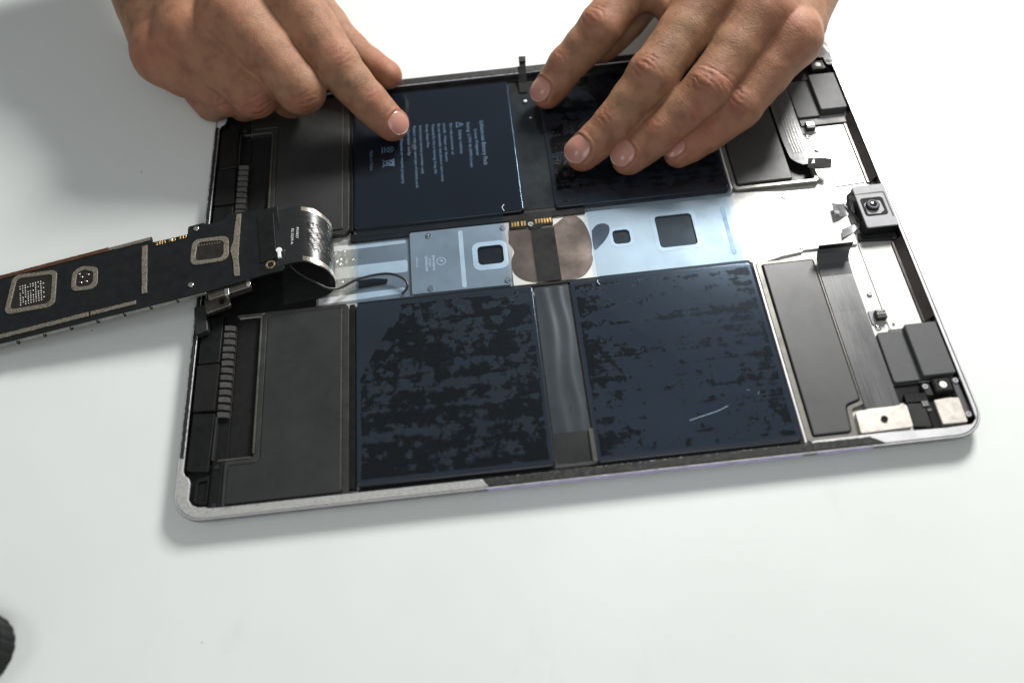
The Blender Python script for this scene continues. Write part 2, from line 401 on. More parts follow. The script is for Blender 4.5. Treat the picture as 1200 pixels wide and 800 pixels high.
def write(name, txt, x, y, z, length, height, mat, parent, label=None):
    """lettering reading towards -y, its top towards +x"""
    V, F = text_mesh(txt, 1.0)
    if not V: return
    A = np.array(V); w_ = A[:, 0].max(); h = .7
    A2 = np.zeros_like(A); A2[:, 1] = y-(A[:, 0])*length/w_; A2[:, 0] = x+A[:, 1]*height/h; A2[:, 2] = z
    return build(name, A2, F, mat, parent, label=label)
def screw(x, y, z, r, parent, name='screw', mat=None, h=.5):
    mb = MB().prism(circ(x, y, r, 18), z, z+h, [circ(x, y, r*.28, 6)], .12).cyl(x, y, z-.1, z+.1, r*.5, 8, .02)
    return mb.build(name, mat or M_steel, parent)

# ------------------------------------------------------------ the table
def table():
    V = [(-1500, -1200, 0), (1800, -1200, 0), (1800, 1700, 0), (-1500, 1700, 0)]
    V += [(x, y, -30) for x, y, z in V]
    o = build('tabletop', V, [[0, 1, 2, 3], [7, 6, 5, 4], [0, 4, 5, 1], [1, 5, 6, 2], [2, 6, 7, 3], [3, 7, 4, 0]], M_table)
    o['kind'] = 'structure'
table()
# ------------------------------------------------------------ the tablet
T = empty('tablet', (152.8, 110.3, 0), 'opened silver tablet without its screen, lying on the white tabletop', 'tablet')
L, W, Z0 = 305.7, 220.6, 1.3
def case():
    outer = lambda d: rpoly([(d, d), (L-d, d), (L-d, W-d), (d, W-d)], 11.5-d*.9, 12)
    prof = [(9, 0), (5, .12), (2.6, .9), (1.0, 2.3), (.2, 4.0), (0, 5.4), (0, 6.0), (.35, 6.35)]
    R_ = [outer(d) for d, z in prof]; n = len(R_[0]); V = []; F = []
    for (d, z), P in zip(prof, R_): V += [(x, y, z) for x, y in P]
    for k in range(len(prof)-1):
        for i in range(n): j = (i+1) % n; F.append([k*n+i, k*n+j, (k+1)*n+j, (k+1)*n+i])
    F.append(list(range(n))[::-1])
    build('case_shell', V, F, M_side, T, smooth=True)
    # flat rim with the inner contour of the opening
    bl = [(2.4, 27), (2.4, 20.5), (3.2, 18.8), (4.8, 17.5), (5.6, 15.4), (5.5, 8.9), (7.0, 6.5), (9.6, 5.3), (12.2, 5.2), (13.3, 4.6), (19.5, 4.3)]
    inner = bl+[(240, 4.3), (241, 5.0), (268, 5.2), (291, 4.4), (300.8, 4.8), (303.2, 7.0), (303.4, 12), (303.6, 94), (303.6, 126), (303.6, 196), (303.2, 206), (301, 213), (294, 215.4), (20, 215.4)]+[(x, 219.9-y) for x, y in bl[::-1]]
    inner = ccw(inner)
    o1 = outer(.35)
    mb = MB().prism(o1, 5.9, 6.5, [inner], .08)
    mb.build('rim', M_rim, T)
    # inner wall
    n = len(inner); V = [(x, y, 5.95) for x, y in inner]+[(x, y, Z0-.2) for x, y in inner]
    build('inner_wall', V, [[(i+1) % n, i, n+i, n+(i+1) % n] for i in range(n)], M_side, T)
    plate('floor_plate', rect(2.2, 3.9, 303.8, 216, 3), .6, Z0, M_silver, T, ch=.05)
    # adhesive on the rim
    arc = [(0.9+11*(1-math.cos(a)), 0.9+11*(1-math.sin(a))) for a in [PI/2*k/8 for k in range(9)]]
    arcb = [(x, y) for x, y in arc]          # from (0.9, 11.9) to (11.9, .9)
    g = [(1.0, 26)]+arcb+[(118, .95), (115.5, 4.1)]+[(19.5, 4.1), (13.3, 4.4), (12.2, 4.95), (9.6, 5.1), (6.8, 6.3), (5.3, 8.9), (5.4, 15.4), (4.6, 17.3), (3.0, 18.7), (2.2, 20.5), (2.2, 25)]
    plate('grey_adhesive', jag(g, .07, .9), 6.5, 6.82, M_adh, T, ch=.06, label='pale grey rim adhesive round the near left corner')
    plate('black_adhesive', jag([(118.6, 1.0), (267, 1.0), (262, 4.2), (116.3, 4.2)], .18, .8), 6.5, 6.85, M_res, T, ch=.08, label='torn black adhesive along the near edge')
    plate('black_adhesive', jag([(.7, 26.3), (2.25, 25.6), (2.25, 200), (.7, 200)], .14, .9), 6.5, 6.8, M_res, T, ch=.06, label='torn black adhesive along the left edge')
    plate('black_adhesive', jag([(10, 215.7), (284, 215.7), (284, 219.5), (10, 219.5)], .15, .9), 6.5, 6.8, M_res, T, ch=.06, label='torn black adhesive along the far edge')
    # violet strip and scuffs low on the near side
    for x0, x1 in ((118, 236), (241, 262)):
        V = []; m = 40
        for i in range(m+1):
            x = x0+(x1-x0)*i/m; V += [(x, .25, 3.4), (x, -.06, 5.0), (x, -.06, 6.0), (x, .25, 6.42)]
        build('violet_film', V, [[4*i+k, 4*i+4+k, 4*i+5+k, 4*i+1+k] for i in range(m) for k in range(3)], M_violet, T)
    # dark channel inside the right wall
    for y0, y1 in ((53, 93.5), (127, 167)):
        P = rpoly([(300.2, y0), (303.4, y0), (303.4, y1), (300.2, y1)], .5, 3)
        plate('side_channel', P, Z0, 2.0, M_chan, T, ch=.1)
        V = [(303.3, y0, 5.9), (303.3, y1, 5.9), (301.2, y1, 2.05), (301.2, y0, 2.05)]
        build('channel_wall', V, [[0, 1, 2, 3]], M_chan, T)
    a_, b_ = outer(.8), outer(1.25); k = len(a_)
    MB().add([(x, y, 6.53) for x, y in a_]+[(x, y, 6.53) for x, y in b_], [[i, (i+1) % k, k+(i+1) % k, k+i] for i in range(k)]).build('rim_groove', M_dark, T)
case()

# batteries ----------------------------------------------------------
def pouch(x0, y0, x1, y1, z0, z1, mat, label):
    mb = MB(); n = 6
    prof = [(0, z0), (0, z0+1.2), (.06, z1-.5), (.2, z1-.2), (.45, z1-.04), (.8, z1)]
    R_ = [rect(x0+d, y0+d, x1-d, y1-d, 1.6, 6) for d, z in prof]; k = len(R_[0]); V = []; F = []
    for (d, z), P in zip(prof, R_): V += [(x, y, z) for x, y in P]
    for a in range(len(prof)-1):
        for i in range(k): j = (i+1) % k; F.append([a*k+i, a*k+j, (a+1)*k+j, (a+1)*k+i])
    F.append([(len(prof)-1)*k+i for i in range(k)])
    o = build('battery_cell', V, F, mat, T, smooth=True, label=label)
    return o
cells = [pouch(68.6, 7.2, 144.3, 89.6, Z0, 4.5, M_bat[0], 'near left battery cell covered in streaky black glue'),
         pouch(159.8, 6.4, 237.8, 89.6, Z0, 4.5, M_bat[1], 'near right battery cell with scuffs and one white scratch'),
         pouch(67.6, 130.0, 145.0, 212.8, Z0, 4.5, M_bat[2], 'far left battery cell with printed text'),
         pouch(159.0, 130.0, 238.0, 212.8, Z0, 4.5, M_bat[3], 'far right battery cell under the fingers')]
# strips between the cells
MB().ribbon([(152, 8, 3.4), (152, 30, 3.9), (152, 60, 3.7), (152, 89, 3.5)], (1, 0, 0), 14.6, .25).build('strap', plain('strap_grey', (.024, .025, .025), .3, .1, .15, 60, .05), T, True)
MB().ribbon([(152, 131, 3.5), (152, 150, 3.8), (152, 190, 3.7), (152, 212, 3.5)], (1, 0, 0), 13.8, .25).build('strap', M_black, T, True)
plate('edge_foam', rect(158.4, 7, 160.2, 21, .4), 4.3, 4.6, plain('foam_grey', (.045, .045, .04), .7), T)
plate('divider', rect(65.9, 7, 68.2, 90, .3), Z0, 4.2, M_black, T); plate('divider', rect(65.9, 129.5, 67.4, 213, .3), Z0, 4.2, M_black, T)
for y0, y1 in ((5.4, 89.8), (129.6, 206)):
    plate('metal_lip', [(238.4, y0), (239.1, y0), (239.1, y1), (238.4, y1)], Z0, 5.0, M_rim, T, ch=.05)
plate('border_shade_strip', rect(69, 89.9, 237.5, 91.2, .2), Z0, 3.2, M_black, T, ch=.05)  # black strip puts the shade beside the near cells into colour
plate('border_shade_strip', rect(69, 126.3, 172, 129.6, .2), Z0, 3.2, M_black, T, ch=.05)  # same painted shade beside the far left cell
plate('border_shade_strip', rect(69, 4.6, 237.5, 6.8, .2), Z0, 3.0, M_black, T, ch=.05)
plate('border_shade_strip', rect(66, 213.2, 237.5, 215.2, .2), Z0, 3.4, M_black, T, ch=.05)
# battery print
pr = cells[2]
TX = [(130.1, 187.8, 159.5, 'Lithium-ion Battery Pack', 2.0), (126.8, 182.9, 165.6, 'Li-ion Polymer', 1.5), (123.5, 187.8, 159.1, 'Rating: 3.77V 41.0Wh Li-ion', 1.5),
      (119.3, 183.5, 168.1, 'Safety notices', 1.5), (115.2, 188.5, 167.8, 'Do not puncture or', 1.35), (112.0, 189.0, 164.4, 'crush. Heat or burn', 1.35),
      (109.4, 188.9, 152.4, 'Do not disassemble, heat above or short circuit', 1.35), (106.5, 188.8, 157.4, 'Potential for fire or burning. Keep dry', 1.35),
      (103.6, 189.2, 174.2, 'Keep from fire', 1.35), (100.4, 189.2, 158.3, 'Authorized service provider only', 1.35), (97.5, 189.1, 150.0, 'Replace only with same type of battery pack', 1.35),
      (94.5, 187.1, 170.3, 'Service only', 1.35), (91.0, 181.7, 153.6, 'Dispose or recycle properly', 1.35), (76.4, 176.2, 163.9, 'Made in China', 1.6)]
for x, ya, yb, s_, h in TX: write('lettering', s_, x-h/2, ya, 4.512, ya-yb, h, M_ink, pr)
def line_marks(segs, z, wd, name, mat, parent, closed=False):
    mb = MB()
    for pl in segs:
        for a, b_ in zip(pl, pl[1:]):
            a = np.array(a, float); b_ = np.array(b_, float); d = b_-a; l = np.linalg.norm(d); nr = np.array([-d[1], d[0]])/l*wd/2
            mb.add([(*(a+nr), z), (*(a-nr), z), (*(b_-nr), z), (*(b_+nr), z)], [[0, 1, 2, 3]])
    return mb.build(name, mat, parent)
line_marks([[(117.8, 185.2), (117.8, 188.6), (121.2, 186.9), (117.8, 185.2)], [(118.8, 186.9), (120, 186.9)]], 4.512, .28, 'warning_triangle', M_ink, pr)
line_marks([[(81.4, 169.5), (87.2, 164.9)], [(81.4, 164.9), (87.2, 169.5)], [(82, 168.3), (86.2, 168.9), (86.2, 165.5), (82, 166.1), (82, 168.3)], [(86.9, 169.3), (86.9, 165.1)]], 4.512, .35, 'crossed_bin_symbol', M_ink, pr)
line_marks([[(x, y) for x, y in circ(85.3, 175.6, 1.7, 14)]+[(87.0, 175.6)], [(81.6, 173.8), (81.6, 177.6)], [(82.7, 173.8), (82.7, 177.6)], [(84.2, 174.4), (86.4, 176.8)], [(84.2, 176.8), (86.4, 174.4)]], 4.512, .4, 'recycling_symbol', M_ink, pr)
# scratches on the scuffed cell
line_marks([[tuple(p[:2]) for p in smooth_path([(197.5, 19.6, 0), (203, 20.9, 0), (209, 22.3, 0), (213.5, 24.0, 0)], 5)]], 4.512, .15, 'scratch', M_scratch, cells[1])
line_marks([[(222, 30), (223.2, 29.6)], [(226, 27.5), (226.6, 28.6)]], 4.512, .09, 'scratch', M_ink2, cells[1])

# blue films ---------------------------------------------------------
def film(name, P, z, mat=M_film, label=None):
    return plate(name, P, z, z+.06, mat, T, ch=.01, label=label)
film('blue_film', [(68.8, 8.6), (143.6, 8.2), (144.3, 88.7), (136.0, 89.0), (136.6, 100), (135.8, 108), (135.2, 120), (135.4, 130.6), (144.6, 130.8), (146.6, 211.5), (68.8, 211.5)], 4.56, label='left blue protective film')
film('blue_film', [(172.2, 88.4), (172.4, 131.5), (174, 200), (237.6, 200), (237.6, 8.4), (161.2, 8.4), (160.4, 87.6)], 4.56, label='right blue protective film')
V = []; nx, ny = 22, 50
for a in range(nx+1):
    for c in range(ny+1):
        x = 144.9+14.3*a/nx; y = 20.3+67.6*c/ny
        V.append((x, y, 4.0+.42*math.exp(-((x-149.2-.9*math.sin(y/8.5))/2.2)**2)*(.8+.2*math.sin(y/9+1))+.25*math.exp(-((x-155.5+.7*math.sin(y/6))/1.6)**2)))
build('blue_film', V, [[a*(ny+1)+c, (a+1)*(ny+1)+c, (a+1)*(ny+1)+c+1, a*(ny+1)+c+1] for a in range(nx) for c in range(ny)], M_film2, T, smooth=True, label='rippled blue film strip between the near cells')
V = []; nx, ny = 20, 44
for a in range(nx+1):
    for c in range(ny+1):
        x = 144.2+16.4*a/nx; y = 131.2+72*c/ny
        V.append((x, y, 4.62+.34*math.exp(-((x-149.4-1.1*math.sin(y/9+1))/1.8)**2)*(.7+.3*math.sin(y/7))+.22*math.exp(-((x-156+.9*math.sin(y/6))/1.5)**2)))
build('clear_film', V, [[a*(ny+1)+c, (a+1)*(ny+1)+c, (a+1)*(ny+1)+c+1, a*(ny+1)+c+1] for a in range(nx) for c in range(ny)], M_film, T, smooth=True, label='rippled clear film strip bridging the far cells')
MB().tube(smooth_path([(136.0, 130.8, 4.9), (135.2, 132.6, 5.4), (136.2, 134.4, 5.1)], 4), .14, 6).build('film_curl', M_ink2, T)
MB().tube(smooth_path([(172.1, 88.3, 4.9), (171.8, 87.2, 5.2), (172.6, 86.0, 4.9)], 4), .14, 6).build('film_curl', M_ink2, T)

# centre bay ---------------------------------------------------------
def centre():
    plate('black_plate', rect(3, 92.4, 51, 126.8, .6), Z0, 2.1, M_black, T, ch=.1)  # flat black plate below the lifted board
    bayd = plain('bay_grey', (.30, .31, .31), .42, .5, .06, 100)
    plate('bay_plate', rect(51.4, 92.6, 92.2, 126.0, .8), Z0, 1.55, bayd, T, ch=.05)
    for P in (rpoly([(52, 120.8), (90.6, 121.3), (90.6, 124.0), (52, 123.8)], [0, .8, .8, 0]), rpoly([(52, 105.6), (91.0, 105.6), (91.0, 112.2), (52, 111.8)], [0, 1, 1, 0]), rpoly([(52, 93.2), (89.6, 94.6), (89.6, 97.6), (52, 96.6)], [0, .8, .8, 0])):
        plate('pale_slot', P, 1.55, 1.68, M_slot, T, ch=.03)
    plate('black_step', rect(66, 124.4, 92.2, 128.2, .3), 1.6, 3.0, M_black, T, ch=.08)
    cov = plate('shield_cover', rpoly([(92.6, 92.6), (135.3, 92.2), (136.2, 98), (136.4, 104), (137.8, 109.8), (136.2, 114), (136.6, 120), (138, 125.6), (92.6, 125.8)], [.8, .5, .5, .5, .5, .5, .5, .5, .8], 3), Z0, 3.0, M_plate1, T,
                [rect(121.9, 103.6, 133.8, 114.2, 2.2)], .12)
    plate('window_frame', rect(119.9, 101.0, 135.4, 116.2, 3.4), 3.0, 3.12, M_slot, cov, [rect(122.2, 103.9, 133.5, 113.9, 2.0)], .04)
    plate('dark_window', rect(121.5, 103, 134, 114.6, 2), Z0+.3, 2.2, M_black, cov, ch=.02)
    plate('pale_bar', rect(114.3, 93.0, 116.3, 124.0, .9), 3.0, 3.12, M_slot, cov, ch=.04)
    for x, y in ((101.1, 123.0), (100.9, 94.6), (134.6, 123.0), (134.2, 94.6)):
        o = screw(x, y, 3.0, 1.35, cov)
    line_marks([[p for p in circ(106.0, 108.4, 1.9, 20)]+[(107.9, 108.4)]], 3.012, .22, 'circle_mark', M_ink2, cov)
    write('lettering', 'F', 105.3, 109.1, 3.012, 1.1, 1.6, M_ink2, cov)
    write('lettering', 'RM4-1080918', 102.2, 112.0, 3.012, 8.0, 1.05, M_ink2, cov); write('lettering', 'LP NLZ', 100.6, 110.6, 3.012, 4.2, .95, M_ink2, cov); write('lettering', 'DM4001009', 99.0, 112.0, 3.012, 8.2, 1.05, M_ink2, cov)
    write('lettering', 'LGA C34', 95.0, 112.0, 3.012, 5.5, .8, M_ink2, cov)
    # emblem seen from inside
    body = smooth_path([(144.0, 121.6), (141.8, 123.8), (139.6, 124.2), (137.4, 122.2), (136.2, 118.6), (136.4, 114.6), (137.9, 111.2), (138.3, 109.3), (137.5, 107.4), (136.3, 104), (136.6, 100), (138.3, 96.6), (141.6, 93.8), (147, 92.1), (154, 91.6), (161, 91.8), (166.3, 92.8), (170.2, 96.8), (172.0, 101.2), (171.9, 104.2), (172.4, 107.2), (172.6, 112), (171.8, 118), (170.0, 123), (166.8, 126.2), (163.6, 126.6), (160.8, 124.4), (157.5, 122.0), (154, 120.8), (150, 120.6), (146.6, 121.2)], 3)
    body = [(x, y) for x, y in body]
    plate('rear_sheet', rect(136.4, 91.6, 173.5, 127, .5), Z0, 2.35, M_silver, T, ch=.05)
    plate('fruit_emblem', ccw(body), 2.35, 2.6, M_mauve, T, ch=.08, label='mauve mirror emblem body crossed by a black ribbon')
    leaf = [(x, y) for x, y in smooth_path([(173.6, 116.6), (176, 119.2), (179, 119.9), (181.4, 118.4), (181.3, 115.0), (179.2, 111.2), (176.2, 108.0), (173.4, 106.0), (173.1, 111)], 3)]
    # right plate with windows
    plt = plate('right_plate', rpoly([(173.0, 91.9), (237.8, 91.9), (239.6, 89), (262, 94), (286, 94), (286, 126), (262, 127), (239.6, 129.4), (237.8, 127.4), (173.0, 127.4)], [.3, .3, .3, 1, 1, 1, 1, .3, .3, .3]), Z0, 2.3, M_silver, T,
                [rect(182.2, 107.6, 190.0, 115.4, 2.0), rect(202.0, 103.0, 218.6, 120.6, 1.8)], .12)
    plate('emblem_leaf', ccw(leaf), 2.3, 2.5, M_mirror, plt, ch=.08)
    plate('dark_window', rect(181.6, 107, 190.6, 116, 1), 1.35, 1.6, M_black, plt, ch=.02); plate('dark_window', rect(201.4, 102.4, 219.2, 121.2, 1), 1.35, 1.6, M_black, plt, ch=.02)
    plate('window_frame', rect(180.9, 106.3, 191.3, 116.7, 2.6), 2.3, 2.36, M_silver2, plt, [rect(182.3, 107.7, 189.9, 115.3, 1.9)], .02)
    plate('window_frame', rect(200.2, 101.2, 220.4, 122.4, 2.6), 2.3, 2.36, M_silver2, plt, [rect(202.1, 103.1, 218.5, 120.5, 1.7)], .02)
    plate('grey_bar', rect(231.9, 95.8, 233.7, 121.7, .8), 2.3, 2.4, M_bar, plt, ch=.03); plate('grey_bar', rect(243.9, 101.5, 245.7, 122, .8), 2.3, 2.4, M_bar2, plt, ch=.03)
    for x, y in ((261.4, 124.0), (261.6, 95.6)): screw(x, y, 2.3, 1.15, plt)
    plate('side_tongue', rpoly([(241, 90.6), (262, 93.2), (262, 100), (241, 100)], [1, 1, 1, 2]), 2.3, 2.42, M_silver2, plt, ch=.05)
    # black ribbon over the emblem with its contact head
    rb = MB().ribbon([(152, 91.6, 3.3), (152, 105, 3.35), (152, 120, 3.4)], (1, 0, 0), 10.2, .2).build('black_ribbon', M_black, T)
    hd = plate('contact_head', rpoly([(137.6, 121.8), (145.6, 121.8), (147.2, 120.2), (150.6, 120.2), (152, 121.8), (157.0, 121.8), (157.0, 127.0), (137.6, 127.0)], .3), 2.7, 3.5, M_black, T, ch=.08)
    for x in (138.9, 140.2, 141.5, 143.2, 144.5): MB().box(x-.42, 122.5, 3.5, x+.42, 125.0, 3.56, .01).build('gold_contact', M_gold, hd)
    for x in (149.6, 150.9, 152.2, 153.5, 154.8, 156.1): MB().box(x-.42, 122.9, 3.5, x+.42, 125.4, 3.56, .01).build('gold_contact', M_gold, hd)
    screw(147.0, 122.8, 3.4, 1.3, hd)
M_plate1 = plain('cover_metal', (.34, .345, .35), .42, .45, .05, 120, .05, 3000)
M_silver2 = plain('frame_silver', (.56, .57, .57), .5, .3, .05, 200)
M_bar = plain('bar_grey', (.22, .24, .26), .5, .6, .06, 200); M_bar2 = plain('bar_pale', (.34, .34, .32), .5, .7, .06, 200)
centre()

# speakers -----------------------------------------------------------
def speakers():
    for side in (0, 1):
        F_ = (lambda P: P) if side == 0 else flip
        nm = 'near' if side == 0 else 'far'
        # left pair: L-shaped box within a raised gasket
        gout = rpoly([(17.2, 4.9), (65.7, 4.9), (65.7, 91.0), (28.8, 91.0), (28.8, 24.0), (17.2, 24.0)], [.5, .5, 3, 2.4, 2.6, .6])
        gin = rpoly([(18.6, 5.8), (62.9, 5.8), (62.9, 88.9), (31.0, 88.9), (31.0, 21.9), (18.6, 21.9)], [.4, .4, 1.8, 1.4, 2.0, .6])
        s_ = plate('speaker', F_(inset(ccw(gin), .25)), Z0, 4.7, M_spk, T, ch=.25, label=nm+' left speaker box')
        plate('gasket', F_(gout), Z0, 4.3, M_gask, s_, [F_(gin)], .3)
        P = [(62.4, 7), (63.0, 7), (63.0, 88.3), (62.4, 88.3)]
        plate('edge_line', F_(P), 4.35, 4.75, M_trim2, s_, ch=.03)
        # pale strips along the edges of the recess beside it
        plate('recess_edge', F_([(28.2, 26.0), (28.9, 25.6), (28.9, 89.8), (28.2, 89.8)]), 4.0, 4.75, M_trim2, s_, ch=.05)
        plate('recess_edge', F_([(18, 89.8), (28.1, 89.8), (28.1, 90.5), (18, 90.5)]), 3.6, 4.4, M_trim2, s_, ch=.05)
        plate('recess_edge', F_([(14.6, 24.1), (27.6, 24.1), (27.6, 24.7), (14.6, 24.7)]), 3.8, 4.45, M_trim2, s_, ch=.05)
        # black antenna bracket, posts, comb
        a = plate('antenna_bracket', F_(rpoly([(5.9, 6.6), (16.6, 4.9), (16.6, 24.4), (17.9, 24.6), (17.9, 92), (2.7, 92), (2.7, 21)], .6)), Z0, 2.6, M_black, T, ch=.15)
        plate('bracket_cover', F_(rpoly([(3.0, 21.2), (11.5, 19.8), (12.2, 44.8), (3.4, 45.6)], .4)), 2.6, 5.0, M_black, a, ch=.2)
        plate('bracket_cover', F_(rpoly([(3.2, 46.3), (11.9, 46.0), (12.3, 67.4), (3.2, 67.6)], .4)), 2.6, 5.3, M_blackrough, a, ch=.2)
        plate('bracket_cover', F_(rpoly([(3.2, 68.4), (12.0, 68.2), (12.2, 90.6), (3.2, 90.6)], .4)), 2.6, 4.9, M_black, a, ch=.2)
        plate('screw_bar', F_(rpoly([(12.4, 5.0), (16.9, 4.9), (16.9, 24.0), (12.8, 24.2)], .5)), 2.6, 4.4, M_black, a, ch=.2)
        plate('corner_pocket', F_(rpoly([(6.2, 8.4), (11.6, 6.9), (12.0, 19.2), (6.4, 18.2)], 1)), 2.6, 3.5, M_blackrough, a, [F_(rpoly([(7.2, 9.2), (10.7, 8.2), (11.0, 17.2), (7.4, 16.6)], .6))], .2)
        plate('post', F_([(12.3, 24.6), (13.0, 24.6), (13.2, 43), (12.5, 43)]), 2.6, 4.9, M_dark, a, ch=.1)
        plate('recess_floor', F_(rect(18.2, 25, 28.1, 89.6, .5)), Z0, 2.4, M_blackrough, a, ch=.05)
        for y in (21.6, 6.3): screw(14.6, y if side == 0 else 219.5-y, 4.3, .85, a, mat=M_dark)
        proto = None
        for k in range(13):
            y = 43.2+k*3.38; y = y if side == 0 else 219.5-y-3.0
            if proto is None:
                V = [(13.1, 0, 4.3), (15.4, -.15, 4.36), (17.8, -.7, 4.3), (13.1, 1.95, 4.95), (15.4, 1.8, 5.05), (17.8, 1.25, 4.95)]
                V = [(x, yy+y, z) for x, yy, z in V]+[(x, yy+y+.1, z-1.2) for x, yy, z in V]
                proto = build('comb_tooth', V, [[0, 1, 4, 3], [1, 2, 5, 4], [6, 7, 1, 0], [7, 8, 2, 1], [9, 10, 4, 3][::-1], [10, 11, 5, 4][::-1], [0, 3, 9, 6], [2, 8, 11, 5], [6, 9, 10, 7], [7, 10, 11, 8]], M_tooth, a); y0 = y; base = Vector(proto.location)
            else:
                c = bpy.data.objects.new('comb_tooth', proto.data); link(c, a); c.location = base+Vector((0, (y-y0)*S, 0)); c.rotation_euler = (rng.uniform(-.03, .03), rng.uniform(-.05, .05), rng.uniform(-.04, .04))
        # right pair: box, ring gasket, printed ribbon
        if side == 0:
            gout = rpoly([(239.3, 5.6), (258.6, 5.6), (259.4, 16.6), (266, 18.2), (281, 18), (281, 50), (268.8, 58), (267.2, 89.6), (239.3, 89.6)], [1.5, 1.5, 1.5, .5, .5, 2, 1, 1.5, 2])
            gout = rpoly([(239.6, 5.4), (258.9, 5.4), (259.9, 17.4), (265.4, 18.8), (265.4, 89.2), (239.6, 89.2)], [1.6, 1.6, 2, 1, 1.5, 2.2])
            gin = rpoly([(242.0, 7.6), (256.9, 7.6), (258.0, 18.6), (264.0, 20.4), (264.0, 87.4), (242.0, 87.4)], [.8, 1.4, 2, 1, .8, .8])
        else:
            gout = rpoly([(239.0, 129.2), (278.2, 129.2), (279.6, 131), (279.6, 140), (270, 150), (268, 206), (239.0, 206)], [3, 1, 2, 2, 1, 1, 1])
            gin = rpoly([(241.6, 131.6), (267.4, 131.6), (267.4, 204), (241.6, 204)], [1, .8, .5, .5])
        s_ = plate('speaker', inset(ccw(gin), .45), Z0, 4.8, M_spk2, T, ch=.3, label=nm+' right speaker box')
        if side == 0: plate('gasket', gout, Z0, 4.0, M_gask2, s_, [gin], .3)
        else:
            plate('gasket', rpoly([(239.6, 129.4), (278.8, 129.4), (278.8, 205), (239.6, 205)], [2.6, 1.6, 1, 1]), Z0, 3.8, M_gask2, s_, [rpoly([(241.6, 131.4), (277.0, 131.4), (277, 204), (241.6, 204)], 1)], .3)
            plate('dark_tray', rpoly([(267.2, 131.6), (276.8, 131.6), (276.8, 203), (267.2, 203)], .5), Z0, 2.2, M_black, s_, ch=.1)
    # ribbon, near
    r = MB().ribbon([(271.5, 16.6, 4.3), (271.5, 40, 4.35), (271.5, 60, 4.3), (271.5, 78, 4.4), (271.6, 84, 4.8), (271.7, 86.3, 5.6), (271.8, 87.6, 7.6), (271.9, 88.2, 10.2), (272.0, 88.4, 12.6)], (1, 0, 0), [13.2]*3+[13.2, 13.4, 13.6, 13.8, 14.0, 14.4], .18).build('ribbon_cable', M_flexgrey2, T, False, label='printed ribbon cable beside the near right speaker, its end standing up')
    plate('stiffener', [(0, 0), (1, 0), (1, 1), (0, 1)], 0, 1, M_black, T) if False else None
    MB().add([(265.0, 87.95, 8.0), (279.0, 87.95, 8.0), (279.3, 88.2, 12.7), (264.7, 88.2, 12.7), (265.0, 88.1, 8.0), (279.0, 88.1, 8.0), (279.3, 88.35, 12.7), (264.7, 88.35, 12.7)], [[0, 1, 2, 3], [7, 6, 5, 4], [3, 2, 6, 7], [0, 3, 7, 4], [1, 5, 6, 2]]).build('stiffener', M_black, r)
    for xo in (-4.6, -3.0, .4, 4.4):
        MB().ribbon([(271.5+xo, 17.2, 4.42), (271.5+xo, 40, 4.47), (271.5+xo+(1.2 if xo < 0 else .6), 60, 4.42), (271.5+xo+(1.2 if xo < 0 else .6), 78, 4.52)], (1, 0, 0), .13, .05).build('trace', M_trim2, r)
    # ribbon, far: runs along the box and its end curls towards the camera module
    r = MB().ribbon(smooth_path([(273.4, 204, 4.2), (273.4, 186, 4.3), (273.2, 168, 4.4), (273.2, 152, 4.9), (273.6, 144, 5.3), (274.6, 140.6, 5.7), (276.4, 138.2, 5.8)], 4), (1, .0, 0), [11.0]*5+[10.6, 10.4]+[10.2]*6+[10.0]*5+[9.6, 9.2, 8.8, 8.4, 8.0, 7.4, 6.8], .18).build('ribbon_cable', M_flexfar, T, False, label='pale ribbon cable beside the far right speaker with a curled dark end')
    MB().ribbon([(275.4, 138.6, 6.0), (277.8, 138.2, 5.6), (280.6, 137.4, 6.2), (285.0, 135.9, 7.2)], (.35, 1, 0), [5.4, 6.4, 6.6, 5.2], .3).build('stiffener', M_blackrough, r)
    for xo in (-2.8, -1.4, 0, 1.4, 2.8):
        MB().ribbon([(274.0+xo, 186, 4.41), (273.6+xo, 168, 4.61), (273.4+xo*.9, 152, 5.31), (273.6+xo*.9, 146, 5.95)], (1, 0, 0), .18, .05).build('trace', M_trim2, r)
M_trim2 = plain('dull_trim', (.17, .165, .15), .3, .7, .2, 200)  # dull pale metal for edge strips and ribbon traces
M_spk2 = plain('speaker_grey_pale', (.052, .053, .053), .45, 0, .10, 90, .12, 4500)  # paler grey for the right pair of speakers
M_gask2 = plain('gasket_pale', (.20, .195, .17), .34, .3, .15, 200)
M_flexgrey2 = plain('ribbon_print', (.12, .122, .124), .3, .45, .05, 60, .015, 900, stretch=(3, .6, 1))
M_flexfar = plain('ribbon_pale', (.10, .10, .105), .42, .1, .2, 140, .25, 380, stretch=(3, .5, 1))
speakers()

